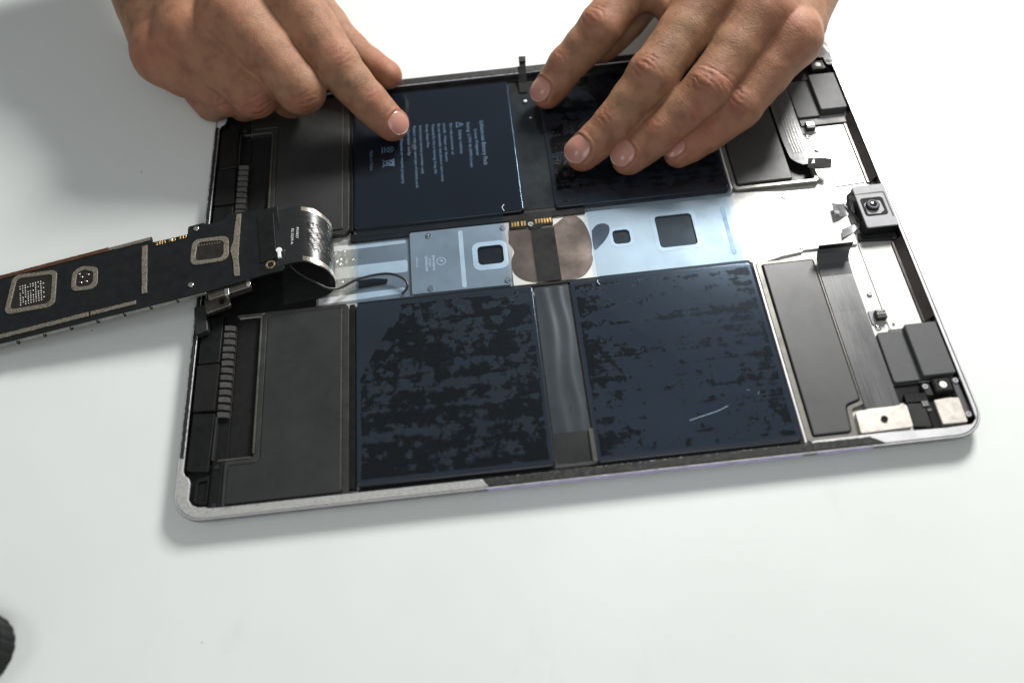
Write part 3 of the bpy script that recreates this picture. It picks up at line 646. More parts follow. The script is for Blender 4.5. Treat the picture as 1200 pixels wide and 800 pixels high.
# right side: magnets, cameras, brackets ------------------------------
def right_side():
    for nm, x0, y0, x1, y1, X0, Y0, X1, Y1 in (('near', 279.4, 26.4, 290.6, 49.2, 290.2, 26.8, 303.0, 50.4), ('far', 279.4, 168.4, 290.4, 191.6, 290.2, 170.0, 302.8, 193.4)):
        plate('low_pad', rect(x0, y0, x1, y1, 1.2), Z0, 3.7, M_pad, T, ch=.25, label=nm+' low grey pad')
        plate('high_pad', rect(X0, Y0, X1, Y1, .8), Z0, 6.0, M_pad, T, ch=.35, label=nm+' high grey pad')
    plate('corner_tray', rpoly([(279.2, 6.0), (302.9, 5.6), (302.9, 26), (279.2, 26)], .8), Z0, 2.0, M_black, T, ch=.1)
    plate('corner_tray', rpoly([(276, 194), (303, 194), (303, 205), (299, 212.8), (276, 213)], 1), Z0, 2.0, M_black, T, ch=.1)
    plate('dark_shelf', rect(280, 163.8, 303, 168.0, .8), Z0, 2.6, M_dark, T, ch=.2)
    # near front camera
    def module(x, y, z, lab):
        m = plate('front_camera', rect(x-3.6, y-3.0, x+3.4, y+3.0, .8), 2.0, z, M_black, T, ch=.4, label=lab)
        plate('camera_frame', rect(x-2.8, y-2.3, x+2.6, y+2.3, .6), z, z+.25, M_dark, m, [rect(x-2.2, y-1.75, x+2.0, y+1.75, .4)], .1)
        MB().cyl(x, y-.05, z-.1, z+.35, 1.45, 20, .1).build('sensor_disc', M_cream, m)
        return m
    m = module(296.2, 22.4, 5.8, 'front camera near the near right corner')
    plate('side_bracket', rpoly([(300.4, 9.2), (303.0, 9.0), (303.4, 11), (302.9, 24.6), (300.6, 25)], .7), 2.0, 4.6, M_pad, T, ch=.2)
    screw(302.0, 24.0, 4.6, 1.15, T, mat=M_camsilver); screw(301.8, 9.6, 4.6, 1.15, T, mat=M_camsilver)
    plate('ear_bracket', rpoly([(288.8, 24.6), (292, 24.4), (292.4, 19.2), (289.4, 19.4)], .7), 2.0, 4.2, M_dark, T, ch=.2); screw(290.0, 23.0, 4.2, 1.1, T, mat=M_camsilver)
    plate('nickel_cover', rpoly([(291.2, 6.8), (300.6, 6.7), (300.8, 16.9), (297, 17.3), (291.2, 16.9)], .35), 2.2, 4.7, M_nickel, T, ch=.12)
    n = plate('nickel_bracket', rpoly([(259.9, 6.6), (280.0, 7.0), (280.4, 16.2), (266, 16.2), (260.4, 15.4)], .8), 2.4, 4.9, M_nickel, T, ch=.12)
    screw(270.2, 11.3, 4.9, 1.3, n, mat=M_black)
    plate('bracket_lip', rpoly([(259.2, 5.7), (281, 6.1), (281.4, 18), (259.6, 17)], 1), Z0, 2.6, M_silver2, n, ch=.2)
    f = plate('flex_patch', rpoly([(280.8, 7.6), (287.4, 6.6), (287.6, 16.6), (281.2, 17.2)], .3), 2.0, 3.6, M_dark, T, ch=.12)
    plate('flex_patch', rpoly([(281.0, 17.4), (289.6, 17.2), (289.2, 20.8), (281.2, 21.0)], .3), 2.0, 3.9, M_black, T, ch=.12)
    plate('connector_block', rpoly([(287.8, 5.6), (290.8, 5.6), (290.8, 16.8), (288.0, 16.8)], .3), 2.0, 3.4, M_blackrough, T, ch=.15)
    MB().box(286.6, 15.0, 3.4, 289.2, 17.2, 4.2, .2).box(287.8, 13.0, 3.4, 289.6, 14.2, 3.9, .2).build('solder_tab', M_steel, f)
    # far corner: camera and speckled film
    m = module(297.0, 199.8, 5.6, 'front camera near the far right corner')
    plate('speckled_film', jag([(284, 214.6), (302.2, 211.2), (304.2, 206), (304.3, 199.8), (302.6, 197.8), (300.6, 198.8), (300.4, 203.4), (292, 203.8), (286, 201)], .12, 1.5), 6.55, 6.75, M_speck, T, ch=.05)
    screw(302.2, 200.8, 6.6, .9, T, mat=M_camsilver)
    # small connectors on the bare floor
    for (x, y) in ((283.6, 57.6), (283.4, 163.0)):
        c = plate('micro_connector', rect(x-3.6, y-3.2, x+2.8, y+3.0, .4), Z0, 1.9, M_camsilver, T, ch=.1)
        plate('connector_block', rect(x-1.8, y-2.2, x+2.4, y+2.0, .4), 1.9, 4.2, M_dark, c, ch=.3)
        MB().box(x-1.4, y-.2, 4.2, x+2.0, y+.3, 4.32, .03).box(x-1.4, y+1.0, 4.2, x+2.0, y+1.5, 4.32, .03).build('contact', M_steel, c)
        MB().tube(smooth_path([(x-2.6, y-3.4, 1.6), (x-2.0, y-5.0, 2.2), (x-.6, y-5.6, 1.6)], 4), .25, 6).build('wire', M_steel, c)
    for x, y in ((283.5, 69.0), (283.8, 149.8), (288.4, 53.4), (286.2, 51.0)): screw(x, y, Z0, 1.1 if y > 60 else .6, T, h=.9)
    # rear camera
    c = plate('rear_camera', rect(289.3, 97.6, 303.2, 120.4, .6), Z0, 7.9, M_black, T, ch=.3)
    f = plate('camera_cover', rpoly([(289.3, 97.7), (303.1, 97.7), (303.3, 120.6), (290.4, 120.6), (289.3, 119.6)], .9), 7.9, 8.4, M_camsilver, c, [rect(290.6, 103.6, 300.4, 113.4, 1.4)], .2)
    plate('cover_groove', [(289.6, 116.2), (301.9, 116.3), (302.2, 115.2), (302.3, 102.4), (301.7, 102.4), (301.5, 115.0), (301.1, 115.6), (289.6, 115.6)], 8.4, 8.46, M_black, f, ch=.01)
    plate('lens_well', rect(290.7, 103.7, 300.3, 113.3, 1.3), 7.9, 8.0, M_blackrough, c, ch=.01)
    MB().prism(rpoly([(291.8, 104.8), (297.2, 104.6), (299.4, 106.2), (299.0, 111.6), (294, 112.4), (291.6, 110.2)], .8), 8.0, 8.25, (), .08).build('lens_mount', M_camsilver, c)
    l = MB().cyl(294.9, 109.0, 8.2, 9.6, 2.9, 28, .4).build('lens_barrel', M_black, c)
    MB().prism(circ(294.9, 109.0, 2.3, 28), 9.6, 9.75, [circ(294.9, 109.0, 1.5, 28)], .05).build('lens_ring', M_dark, l)
    MB().dome(294.9, 109.0, 9.55, .35, 1.5, 20).build('lens', M_lens, l, True)
    MB().ribbon(smooth_path([(289.2, 113.0, 4.0), (287.2, 113.4, 2.4), (284.6, 112.6, 2.6), (282.2, 112.0, 3.8), (279.8, 112.2, 4.6)], 4), (.1, 1, 0), [7.0]*17, .2).build('camera_flex', M_camflex, c, True)
    MB().ribbon(smooth_path([(289.2, 103.4, 3.0), (286.6, 102.4, 2.5), (283.6, 101.0, 2.8), (280.4, 99.6, 3.4)], 4), (.25, 1, 0), [3.0]*4+[4.4]*9, .2).build('camera_flex', M_camflex, c, True)
    MB().dome(280.8, 110.0, 4.7, .5, 1.2).build('flex_pad', M_camsilver, c, True)
    MB().tube(smooth_path([(289.0, 119.0, 5.5), (287.4, 117.6, 5.2), (287.2, 112.5, 3.5), (288.0, 107.5, 4.4), (289.1, 104.0, 5.0)], 4), .45, 8).build('camera_wire', M_cable, c)
    plate('camera_foot', rpoly([(286.8, 95.6), (303.2, 94.2), (303.4, 98.4), (287.4, 99.4)], .7), Z0, 2.8, M_dark, c, ch=.2)
    # bright strip of floor in front of the side wall
    plate('inner_step', rpoly([(286.2, 50.8), (299.8, 50.8), (299.8, 93.4), (286.2, 95.0)], .6), Z0, 1.7, M_silver, T, ch=.1)
    plate('inner_step', rpoly([(286.2, 126.8), (299.8, 127.6), (299.8, 163.4), (286.2, 163.4)], .8), Z0, 1.7, M_silver, T, ch=.1)
    # black tab over the far rim
    tb = MB().ribbon([(152.3, 204, 4.3), (152.5, 210, 4.9), (152.8, 214, 6.6), (153.2, 218, 7.6), (153.5, 221.4, 8.0), (153.7, 224.6, 8.6)], (1, -.08, 0), [4.2, 4.2, 3.8, 3.2, 3.4, 3.6], .25).build('black_tab', M_black, T)
    MB().box(152.2, 220.6, 8.2, 155.2, 224.2, 9.1, .2).build('tab_connector', M_dark, tb)
    MB().dome(152.4, 197.8, 4.4, .5, .9, 12).build('white_dot', M_scratch, T, True); MB().dome(153.8, 186.6, 4.3, .25, .6, 10).build('white_dot', M_ink2, T, True)
M_camflex = plain('camera_flex', (.30, .30, .31), .3, .5, .2, 300)
M_speck = plain('speckled_film', (.085, .083, .08), .45, .2, .9, 1500, .6, 2600)
right_side()

# ------------------------------------------------------------ the lifted logic board
yaw = math.radians(7.3); tl = .073
U = np.array([-math.cos(yaw), -math.sin(yaw), -tl]); U /= np.linalg.norm(U)
VV = np.array([-math.sin(yaw), math.cos(yaw), 0]); NN = np.cross(VV, U)*1.0
if NN[2] < 0: NN = -NN
O = np.array([41.4, 101.8, 18.0])
BT = lambda q: O+U*q[0]+VV*q[1]+NN*q[2]
BD = empty('logic_board', tuple(BT((60, 18, -2))), 'long black circuit board lifted out over the left edge of the tablet', 'circuit board')
def board():
    def bplate(name, P, z0, z1, mat, parent, holes=(), ch=.08, label=None):
        return MB().prism(P, z0, z1, holes, ch).xform(BT).build(name, mat, parent, label=label)
    def fix(P): return [(x, y) for x, y in P]
    out = [(0, 0), (9, .2), (34, -.8), (150, .6), (150, 36.2), (57.0, 36.4), (56.6, 33.0), (40.8, 32.4), (40.4, 36.6), (33.0, 36.6), (33, 35.2), (24, 35.0), (22, 38.2), (7.4, 35.4), (0, 35.2)]
    pcb = bplate('circuit_board', rpoly(out, [1.5, 0, 0, 1, 1, .5, .5, .5, 1, 1, .5, 1, 1, .5, .3]), -.9, 0, M_pcb, BD)
    def q(n, P, hole, mat=M_brass, z=.45, inner=True):
        f = bplate(n, rpoly(P, 3.2, 6), 0, z, mat, pcb, [rpoly(hole, 2.2, 6)], .12)
        if inner: bplate('recess', rpoly(inset(ccw(hole), -.2), 2.2, 6), 0, .06, M_pcb2, pcb, ch=.01)
        return f
    A = [(99.6, 12.0), (122.2, 14.2), (119.4, 34.6), (99.4, 31.4)]; Ai = [(101.6, 14.3), (119.8, 16.3), (117.6, 32.2), (101.4, 29.6)]
    f = q('shield_frame', A, Ai)
    pr = None
    for i in range(10):
        for j in range(9):
            if rng.random() < .28: continue
            s_, t_ = 104.6+i*1.15+.12*j, 17.4+j*1.25
            mb = MB().cyl(0, 0, 0, .3, .3+.12*rng.random(), 8, .1)
            mb.xform(lambda v: BT((s_+v[0], t_+v[1], .06+v[2]))).build('solder_ball', M_solder, pcb)
    q('shield_frame', [(81.0, 15.4), (92.8, 17.4), (92.4, 27.6), (88.2, 29.8), (81.0, 27.0)], [(83.0, 17.8), (90.8, 19.2), (90.4, 26.4), (87.6, 27.6), (83.0, 25.2)])
    q('shield_frame', [(23.2, 12.4), (40.2, 14.6), (38.6, 28.4), (22.6, 25.6)], [(25.4, 14.6), (38.0, 16.4), (36.4, 26.2), (24.8, 23.8)])
    for s_, t_ in ((85.5, 20.5), (87.6, 23.4), (84.8, 24.0), (89.0, 25.4), (88.0, 20.6)):
        MB().box(0, 0, 0, 1.3, .5, .3, .05).xform(lambda v: BT((s_+v[0], t_+v[1]+.4*v[0], .06+v[2]))).build('chip_part', M_steel, pcb)
    for i in range(9):
        MB().box(0, 0, 0, .35, .7, .2, .03).xform(lambda v: BT((26.4+i*1.15+v[0], 22.8+.15*i+v[1], .06+v[2]))).build('chip_part', M_brass, pcb)
    bplate('solder_wall', jag([(59.2, 6.4), (61.4, 6.4), (61.2, 32.0), (58.8, 32.0)], .1), 0, .5, M_brass, pcb)
    bplate('solder_wall', jag([(19.0, 2.8), (21.2, 3.0), (21.4, 12), (22.2, 17), (20.6, 22), (19.4, 30), (18.2, 36), (16.2, 36), (17.2, 28), (18.2, 20), (19.0, 12)], .1), 0, .5, M_brass, pcb)
    bplate('solder_wall', jag([(64, 2.0), (64, 3.8), (83.6, 4.1), (83.6, 2.2)], .1), 0, .5, M_brass, pcb)
    bplate('solder_wall', jag([(84.6, 2.2), (84.6, 4.2), (149, 4.6), (149, 2.6)], .12), 0, .5, M_brass, pcb)
    bplate('solder_wall', jag([(57.6, 34.3), (57.6, 36.0), (76, 36.0), (76, 34.4)], .1), 0, .4, M_brass, pcb)
    bplate('copper_edge', jag([(76.4, 34.4), (76.4, 36.4), (149, 36.4), (149, 34.4)], .1), 0, .4, M_brown, pcb)
    bplate('ground_rail', [(34, -1.3), (34, -.6), (150, .5), (150, -.2)], -1.5, -.3, M_railg, pcb)
    for s_ in (46, 57.5, 69, 80.5, 92, 103.5, 115): bplate('rail_gap', [(s_, -1.45), (s_+.8, -1.45), (s_+.8, -.5), (s_, -.5)], -1.6, -.1, M_black, pcb)
    for s_ in (41.4, 42.6, 43.8, 46.2, 47.4, 48.6, 50.8, 52.0, 53.2, 54.4):
        bplate('gold_contact', rect(s_, 30.7, s_+.7, 32.4, .1), 0, .12, M_gold, pcb, ch=.02)
    def bscrew(s_, t_, r, mat=M_steel):
        MB().prism(circ(s_, t_, r, 18), 0, .5, [circ(s_, t_, r*.3, 6)], .12).cyl(s_, t_, -.05, .12, r*.5, 8, .02).xform(BT).build('screw', mat, pcb)
    bscrew(36.7, 34.2, 1.2); bscrew(40.1, 4.6, 1.2); bscrew(48, 31.6, .7, M_solder)
    MB().prism(circ(5.6, 4.4, 2.1, 22), 0, .3, [circ(5.6, 4.4, 1.3, 22)], .08).xform(BT).build('brass_ring', M_goldd, pcb)
    bplate('flat_cover', rpoly([(2.6, 7.0), (9.6, 6.4), (9.0, 31.8), (2.0, 31.8)], .4), 0, .5, M_black, pcb)
    bplate('dark_label', [(66, 19), (76, 19.5), (75.5, 23), (66.5, 22.5)], 0, .04, M_blackrough, pcb, ch=.01); bplate('dark_label', [(45, 17), (54, 17.5), (53.5, 24), (45.5, 23)], 0, .04, M_blackrough, pcb, ch=.01)
    MB().cyl(119, 0, 0, 0, 0) if False else None
    # connector hanging under the near edge
    u = bplate('charging_port', rpoly([(15.6, -3.0), (33.6, -4.4), (33.8, 4), (16, 4)], .5), -4.6, -1.2, M_port, pcb, ch=.3)
    bplate('port_tab', rpoly([(15.2, -2.2), (17.0, -2.4), (17.0, 1), (15.2, 1)], .2), -3.2, -.95, M_solder, u)
    bplate('port_tab', rpoly([(24.6, -4.2), (26.4, -4.4), (26.4, -1.0), (24.6, -1)], .2), -4.0, -.95, M_solder, u)
    bplate('port_plate', rpoly([(25.6, -7.4), (36.2, -8.6), (36.6, -1), (26, -1)], .5), -6.4, -4.4, M_port, u, [circ(29, -4.6, 1.1, 12)], .2)
    bplate('port_foot', rpoly([(36.8, -15.4), (42.0, -16.0), (42.2, -2), (37, -2)], .5), -9.4, -6.6, M_dark, u, ch=.2)
    # wide ribbon that folds over from the board back into the tablet
    c0 = BT((0, 17.6, -.1)); w0 = np.array([math.sin(0), 1, 0])
    path = [c0+U*2, c0, (46.2, 119.6, 18.9), (50.6, 119.0, 18.6), (54.6, 118.0, 16.8), (57.8, 116.8, 13.6), (59.4, 115.6, 9.8), (59.2, 114.2, 6.2), (57.0, 112.8, 3.8), (53.4, 111.6, 2.9), (47.0, 110.6, 2.5), (36, 110, 2.3)]
    P = smooth_path(path, 6)
    wd = (-.06, 1, 0)
    fx = MB().ribbon(P, wd, 30.4, .3).build('ribbon_cable', M_flexloop, BD, True)
    for sgn in (-1, 1):
        Q = []
        for i, p in enumerate(P):
            if 14 < i < 50:
                d = np.array(P[i+1])-np.array(P[i-1]); d /= np.linalg.norm(d); W_ = np.array(wd)/np.linalg.norm(wd); n_ = np.cross(d, W_); n_ = n_ if n_[2] > 0 or n_[0] > 0 else -n_
                Q.append(np.array(p)+W_*sgn*13.5+n_*.2)
        MB().ribbon(Q, wd, 2.2, .12).build('ground_strip', M_foil, fx, True)
    # crumpled residue on the bend
    Q = []
    g = MB(); W_ = np.array(wd)/np.linalg.norm(wd); idx = list(range(18, 44)); nn_ = 22; V = []; F = []
    for a, i in enumerate(idx):
        d = np.array(P[i+1])-np.array(P[i-1]); d /= np.linalg.norm(d); n_ = np.cross(d, W_); n_ = -n_ if (n_[0]+n_[2]) < 0 else n_
        for k in range(nn_):
            sft = (k/(nn_-1)-.5)*14.5+ (a/len(idx))*-1.5
            e = min(k, nn_-1-k, a, len(idx)-1-a)
            h = .14+(.3*abs(math.sin(a*.9+k*.5)*math.sin(k*.8-a*.35))+abs(rng.normal(0, .05)) if e > 0 else 0)
            V.append(np.array(P[i])+W_*(sft+rng.normal(0, .12 if e > 0 else .7))+n_*h)
    for a in range(len(idx)-1):
        for k in range(nn_-1): F.append([a*nn_+k, a*nn_+k+1, (a+1)*nn_+k+1, (a+1)*nn_+k])
    F = [f for f in F if rng.random() > .05]
    build('torn_residue', V, F, M_resg, fx, smooth=True)
    # clear crinkled tape under the bend
    V = []; F = []; nx, ny = 16, 22
    for i in range(nx):
        for j in range(ny): V.append((57.5+i*.8, 98.5+j*1.02, 3.0+.9*max(0, 1-i/9)+rng.uniform(-.22, .22)))
    for i in range(nx-1):
        for j in range(ny-1): F.append([i*ny+j, (i+1)*ny+j, (i+1)*ny+j+1, i*ny+j+1])
    build('clear_tape', V, F, M_clear, BD, smooth=False)
    def onflex(dist, side):
        p = c0-U*dist+np.array(wd)*side; return p
    for k, (s_, ln, xx) in enumerate((('P01837', 6.0, 1.6), ('02-3259-A', 8.6, -.6))):
        write('lettering', s_, 44.6+xx, 122.6-.2*k, 19.35 if k == 0 else 19.1, ln, 1.05, M_ink2, fx)
    # thin aerial lead with its white plug
    a0 = BT((-1.2, 9.6, .8))
    pts = [a0, (41.6, 108.4, 17.2), (43.6, 104.8, 15.4), (47.4, 101.6, 13.4), (52.6, 98.6, 11.4), (58.0, 96.2, 9.0), (62.6, 97.6, 6.6), (68.5, 101.4, 5.4), (76.5, 103.4, 5.0), (83.5, 103.2, 5.0), (88.3, 100.9, 4.9), (90.9, 97.8, 4.7), (90.6, 95.0, 4.4), (88.4, 93.2, 3.4)]
    ld = MB().tube(smooth_path(pts, 6), .55, 8).build('aerial_lead', M_cable, BD, True)
    MB().cyl(0, 0, 0, .9, 1.3, 16, .2).box(-.7, -4.2, .1, .7, -.6, .9, .2).xform(lambda v: BT((1.2-v[0], 10.4+v[1], .15+v[2]))).build('lead_plug', M_ink2, ld)
    plate('dark_patch', rpoly([(68.5, 99.4), (81.5, 100.4), (82.4, 102.6), (76, 103.8), (68.5, 103.4)], .6), 1.7, 2.2, M_black, BD, ch=.05)
M_railg = plain('rail_grey', (.34, .34, .30), .4, .8, .2, 300)
M_goldd = plain('dull_gold', (.36, .29, .16), .4, .9, .2, 500)
M_port = plain('port_metal', (.16, .145, .13), .38, .9, .3, 300)
M_foil = plain('tin_strip', (.42, .38, .33), .35, .8, .25, 500, .5, 1500)
M_flexloop = plain('flex_black_gloss', (.030, .031, .032), .30, .4, .15, 300, .12, 900, stretch=(1, 5, 1))
M_resg = plain('residue_gloss', (.016, .016, .016), .34, 0, .5, 400, .6, 900)
board()

# ------------------------------------------------------------ ribbed cap at the near left corner of the view
cp = empty('ribbed_cap', (-67.3, -37.5, 0), 'round black ribbed cap at the lower left corner of the view', 'cap')
def cap():
    n = 264; R_ = [13.6-.28*abs(math.sin(22*PI*k/n))**6 for k in range(n)]
    prof = [(0.94, 0), (1, .8), (1, 9.6), (.97, 10.6), (.90, 11.2), (.84, 11.2)]
    V = []; F = []
    for s_, z in prof: V += [(-67.3+R_[k]*s_*math.cos(2*PI*k/n), -37.5+R_[k]*s_*math.sin(2*PI*k/n), z) for k in range(n)]
    for a in range(len(prof)-1):
        for k in range(n): F.append([a*n+k, a*n+(k+1) % n, (a+1)*n+(k+1) % n, (a+1)*n+k])
    F.append([5*n+k for k in range(n)]); F.append(list(range(n))[::-1])
    build('cap_body', V, F, M_rubber, cp)
    MB().prism(circ(-67.3, -37.5, 10.4, 60), 11.2, 11.8, [circ(-67.3, -37.5, 8.4, 60)], .2).build('cap_ring', M_dark, cp)
cap()

# specks of dust lying on the table
def specks():
    spots = [(-36.5, 183.0), (-47, 94.0), (13.0, -42.3)]
    o0 = None
    for i, (x, y) in enumerate(spots):
        mb = MB().dome(x, y, 0, .2, .32-.05*i, 8); o = mb.build('dust_speck', M_dark, None)
        o['label'] = ['dark speck on the table above the circuit board', 'dark speck on the table in the shade under the circuit board', 'dark speck on the bare table at the bottom'][i]; o['category'] = 'dust speck'; o['group'] = 'dust specks on the table'
specks()

# ------------------------------------------------------------ hands
def surface_nets(D, vox, org):
    """naive surface nets on a distance grid"""
    s = D < 0; nx, ny, nz = D.shape
    c = [s[i:nx-1+i, j:ny-1+j, k:nz-1+k] for i in (0, 1) for j in (0, 1) for k in (0, 1)]
    tot = sum(x.astype(np.int8) for x in c); act = (tot > 0) & (tot < 8)
    ids = -np.ones(act.shape, np.int64); idx = np.argwhere(act); ids[act] = np.arange(len(idx))
    acc = np.zeros((len(idx), 3)); cnt = np.zeros(len(idx))
    i0 = idx
    corners = [(i, j, k) for i in (0, 1) for j in (0, 1) for k in (0, 1)]
    for a in corners:
        for ax in range(3):
            if a[ax] == 1: continue
            b_ = list(a); b_[ax] = 1
            da = D[i0[:, 0]+a[0], i0[:, 1]+a[1], i0[:, 2]+a[2]]; db = D[i0[:, 0]+b_[0], i0[:, 1]+b_[1], i0[:, 2]+b_[2]]
            m = (da < 0) != (db < 0); t_ = np.where(m, da/np.where(m, da-db, 1), 0)
            p = np.zeros((len(idx), 3)); p[:] = a; p[:, ax] += t_
            acc += p*m[:, None]; cnt += m
    V = (idx+acc/cnt[:, None])*vox+org
    Fs = []
    for ax in range(3):
        o1, o2 = [(1, 2), (2, 0), (0, 1)][ax]
        sl0 = [slice(None)]*3; sl1 = [slice(None)]*3; sl0[ax] = slice(0, -1); sl1[ax] = slice(1, None)
        e = s[tuple(sl0)] != s[tuple(sl1)]; ed = np.argwhere(e)
        ok = (ed[:, o1] > 0) & (ed[:, o2] > 0) & (ed[:, o1] < act.shape[o1]) & (ed[:, o2] < act.shape[o2]); ed = ed[ok]
        def g(d1, d2):
            q = ed.copy(); q[:, o1] -= d1; q[:, o2] -= d2; return ids[q[:, 0], q[:, 1], q[:, 2]]
        f = np.stack([g(1, 1), g(0, 1), g(0, 0), g(1, 0)], 1)
        ins = s[ed[:, 0], ed[:, 1], ed[:, 2]]
        f[~ins] = f[~ins][:, ::-1]; Fs.append(f)
    return V, np.concatenate(Fs)
class Field:
    def __init__(s, lo, hi, vox):
        s.lo = np.array(lo, float); s.vox = vox; s.n = np.ceil((np.array(hi)-lo)/vox).astype(int)
        s.D = np.full(s.n, 60., np.float32)
    def cone(s, a, b, ra, rb, k=3., flat=None):
        """blend in a tapered capsule; flat = (direction, factor) squashes it"""
        a = np.array(a, float); b = np.array(b, float); m = max(ra, rb)*1.35+k+3
        i0 = np.clip(np.floor((np.minimum(a, b)-m-s.lo)/s.vox).astype(int), 0, s.n); i1 = np.clip(np.ceil((np.maximum(a, b)+m-s.lo)/s.vox).astype(int), 0, s.n)
        if (i1 <= i0).any(): return
        X = [s.lo[d]+np.arange(i0[d], i1[d])*s.vox for d in range(3)]
        P = np.stack(np.meshgrid(*X, indexing='ij'), -1).astype(np.float32)
        ab = (b-a).astype(np.float32); pa = P-a.astype(np.float32); t_ = np.clip((pa@ab)/max(1e-6, ab@ab), 0, 1)
        r = pa-t_[..., None]*ab
        if flat is not None:
            f, kf = flat; f = np.array(f, np.float32); f /= np.linalg.norm(f); q = r@f
            d = np.sqrt(np.maximum(0, (r**2).sum(-1)+q*q*(kf*kf-1)))
        else: d = np.sqrt((r**2).sum(-1))
        d = d-(ra+(rb-ra)*t_)
        sl = tuple(slice(i0[q], i1[q]) for q in range(3)); E_ = s.D[sl]
        h = np.clip(k-np.abs(E_-d), 0, None)/k
        s.D[sl] = np.minimum(E_, d)-h*h*k*.25
def unit(v): v = np.array(v, float); return v/np.linalg.norm(v)
def fbm(V, sc_, seed):
    r = np.random.default_rng(seed); out = np.zeros(len(V))
    for o in range(5):
        for _ in range(4):
            d = unit(r.normal(size=3)); out += np.sin(V@d*sc_*(1.8**o)+r.uniform(0, 6.28))/(1.7**o)/4
    return out
def hand(fingers, palm, webs, thumb, lo, hi, name, label, parent, vox, arm):
    base = Field(lo, hi, vox)
    for a, b_, ra, rb in palm: base.cone(a, b_, ra, rb, 9)
    for a, b_, ra, rb in webs: base.cone(a, b_, ra, rb, 5)
    for a, b_, ra, rb in arm: base.cone(a, b_, ra, rb, 12)
    total = base.D.copy()
    allf = fingers+([thumb] if thumb else [])
    for fg in allf:
        J = [np.array(q, float) for q in fg['j']]; R_ = fg['r']       # from tip to knuckle
        f = Field(lo, hi, vox); f.D = np.full(base.n, 60., np.float32)
        up = np.array(fg.get('up', (0, 0, 1.)), float)
        for i in range(len(J)-1):
            ax = unit(J[i+1]-J[i]); nn_ = unit(up-(up@ax)*ax)
            mid = (J[i]+J[i+1])/2
            pulp = mid-nn_*R_[i]*.10
            waist = (R_[i]+R_[i+1])/2*.955
            fl = (nn_, 1.10 if i == 0 else 1.04)
            f.cone(J[i], mid, R_[i], waist, 2.0, fl); f.cone(mid, J[i+1], waist, R_[i+1], 2.0, fl)
            if i < 2: f.cone(J[i]*.7+J[i+1]*.3-nn_*1.6, J[i]*.25+J[i+1]*.75-nn_*1.4, R_[i]*.86, R_[i+1]*.82, 3)
        # blend with the palm, then take the union with the rest
        kb = fg.get('k', 8); Dm = base.D
        h = np.clip(kb-np.abs(f.D-Dm), 0, None)/kb
        fb = np.minimum(f.D, Dm)-h*h*kb*.25
        h = np.clip(.9-np.abs(total-fb), 0, None)/.9
        total = np.minimum(total, fb)-h*h*.9*.25
    V, F = surface_nets(total, vox, base.lo)
    # relax a little to hide the grid
    n = len(V); e = np.concatenate([F[:, [0, 1]], F[:, [1, 2]], F[:, [2, 3]], F[:, [3, 0]]])
    deg = np.bincount(e[:, 0], minlength=n)+np.bincount(e[:, 1], minlength=n)
    for it in range(5):
        A = np.stack([np.bincount(e[:, 0], V[e[:, 1], d], n)+np.bincount(e[:, 1], V[e[:, 0], d], n) for d in range(3)], 1)/np.maximum(deg, 1)[:, None]
        lam = .55 if it % 2 == 0 else -.45
        V = V+(A-V)*lam
    # normals
    fn = np.cross(V[F[:, 2]]-V[F[:, 0]], V[F[:, 3]]-V[F[:, 1]])
    N = np.stack([sum(np.bincount(F[:, c], fn[:, d], n) for c in range(4)) for d in range(3)], 1); N /= np.maximum(1e-9, np.linalg.norm(N, axis=1))[:, None]
    wf = fbm(V, .55, 21); wf2 = np.clip(fbm(V, .7, 31)*1.5, -1, 1)
    disp = fbm(V, .22, 5)*.22+fbm(V, .75, 9)*.07
    tone = np.clip(.08+.16*fbm(V, .12, 3), 0, .5); crease = np.zeros(n)
    for fi, fg in enumerate(allf):
        J = [np.array(q, float) for q in fg['j']]; R_ = fg['r']; up = np.array(fg.get('up', (0, 0, 1.)), float)
        r_ = np.random.default_rng(40+fi)
        for ji in range(1, len(J)):
            jj = J[ji]; a_out = unit(J[ji-1]-jj); a_in = unit(jj-J[ji+1]) if ji+1 < len(J) else a_out
            ax = unit(a_out+a_in); nn_ = unit(up-(up@ax)*ax); sd = np.cross(ax, nn_)
            if ji == len(J)-1 and ji > 1:
                d = V-(jj+nn_*R_[ji]*.8); g = np.exp(-(d**2).sum(1)/110); disp += .9*g*(N@nn_ > 0); tone += .30*g; continue
            big = 1.0 if ji >= 2 else .62
            d = V-(jj+nn_*R_[ji]*.9); u = d@ax; v_ = d@sd; hgt = d@nn_
            near = ((d**2).sum(1) < (15)**2) & (N@nn_ > .05)
            face = np.clip((N@nn_-.05)*2.2, 0, 1)
            env = np.exp(-(u/(6.4*big))**2-(v_/(6.8*big))**2)*face*near
            disp += .55*big*env
            tone += .40*env
            warp = .5*np.sin(v_*.9+fi)+.35*np.sin(v_*1.9+2*fi+ji)
            nl = 5 if ji >= 2 else 3
            for q in range(nl):
                c = (q-(nl-1)/2)*(2.6 if ji >= 2 else 2.2)+r_.uniform(-.5, .5)
                curve = -c*.018*v_*v_*(-1 if True else 1)*.35   # lines bow round the knuckle like an eye
                dist_ = u-(c*(1-.009*v_*v_)+warp*.25+wf*.9)
                dep = r_.uniform(.30, .62)*big; wd = r_.uniform(.45, .85)
                ln = np.exp(-(dist_/wd)**2)*np.exp(-((v_-r_.uniform(-1.5, 1.5))/(r_.uniform(3.4, 6.8)*big))**4)*(.65+.35*wf2)*face*near
                disp -= dep*ln; crease = np.maximum(crease, ln*.45*dep/.5)
            # palm-side and flank folds
            fl_ = np.exp(-(u/.8)**2)*np.clip(.35-(N@nn_), 0, 1)*((d**2).sum(1) < 26**2); disp -= .35*fl_*(np.linalg.norm(V-jj, axis=1) < R_[ji]*1.5)
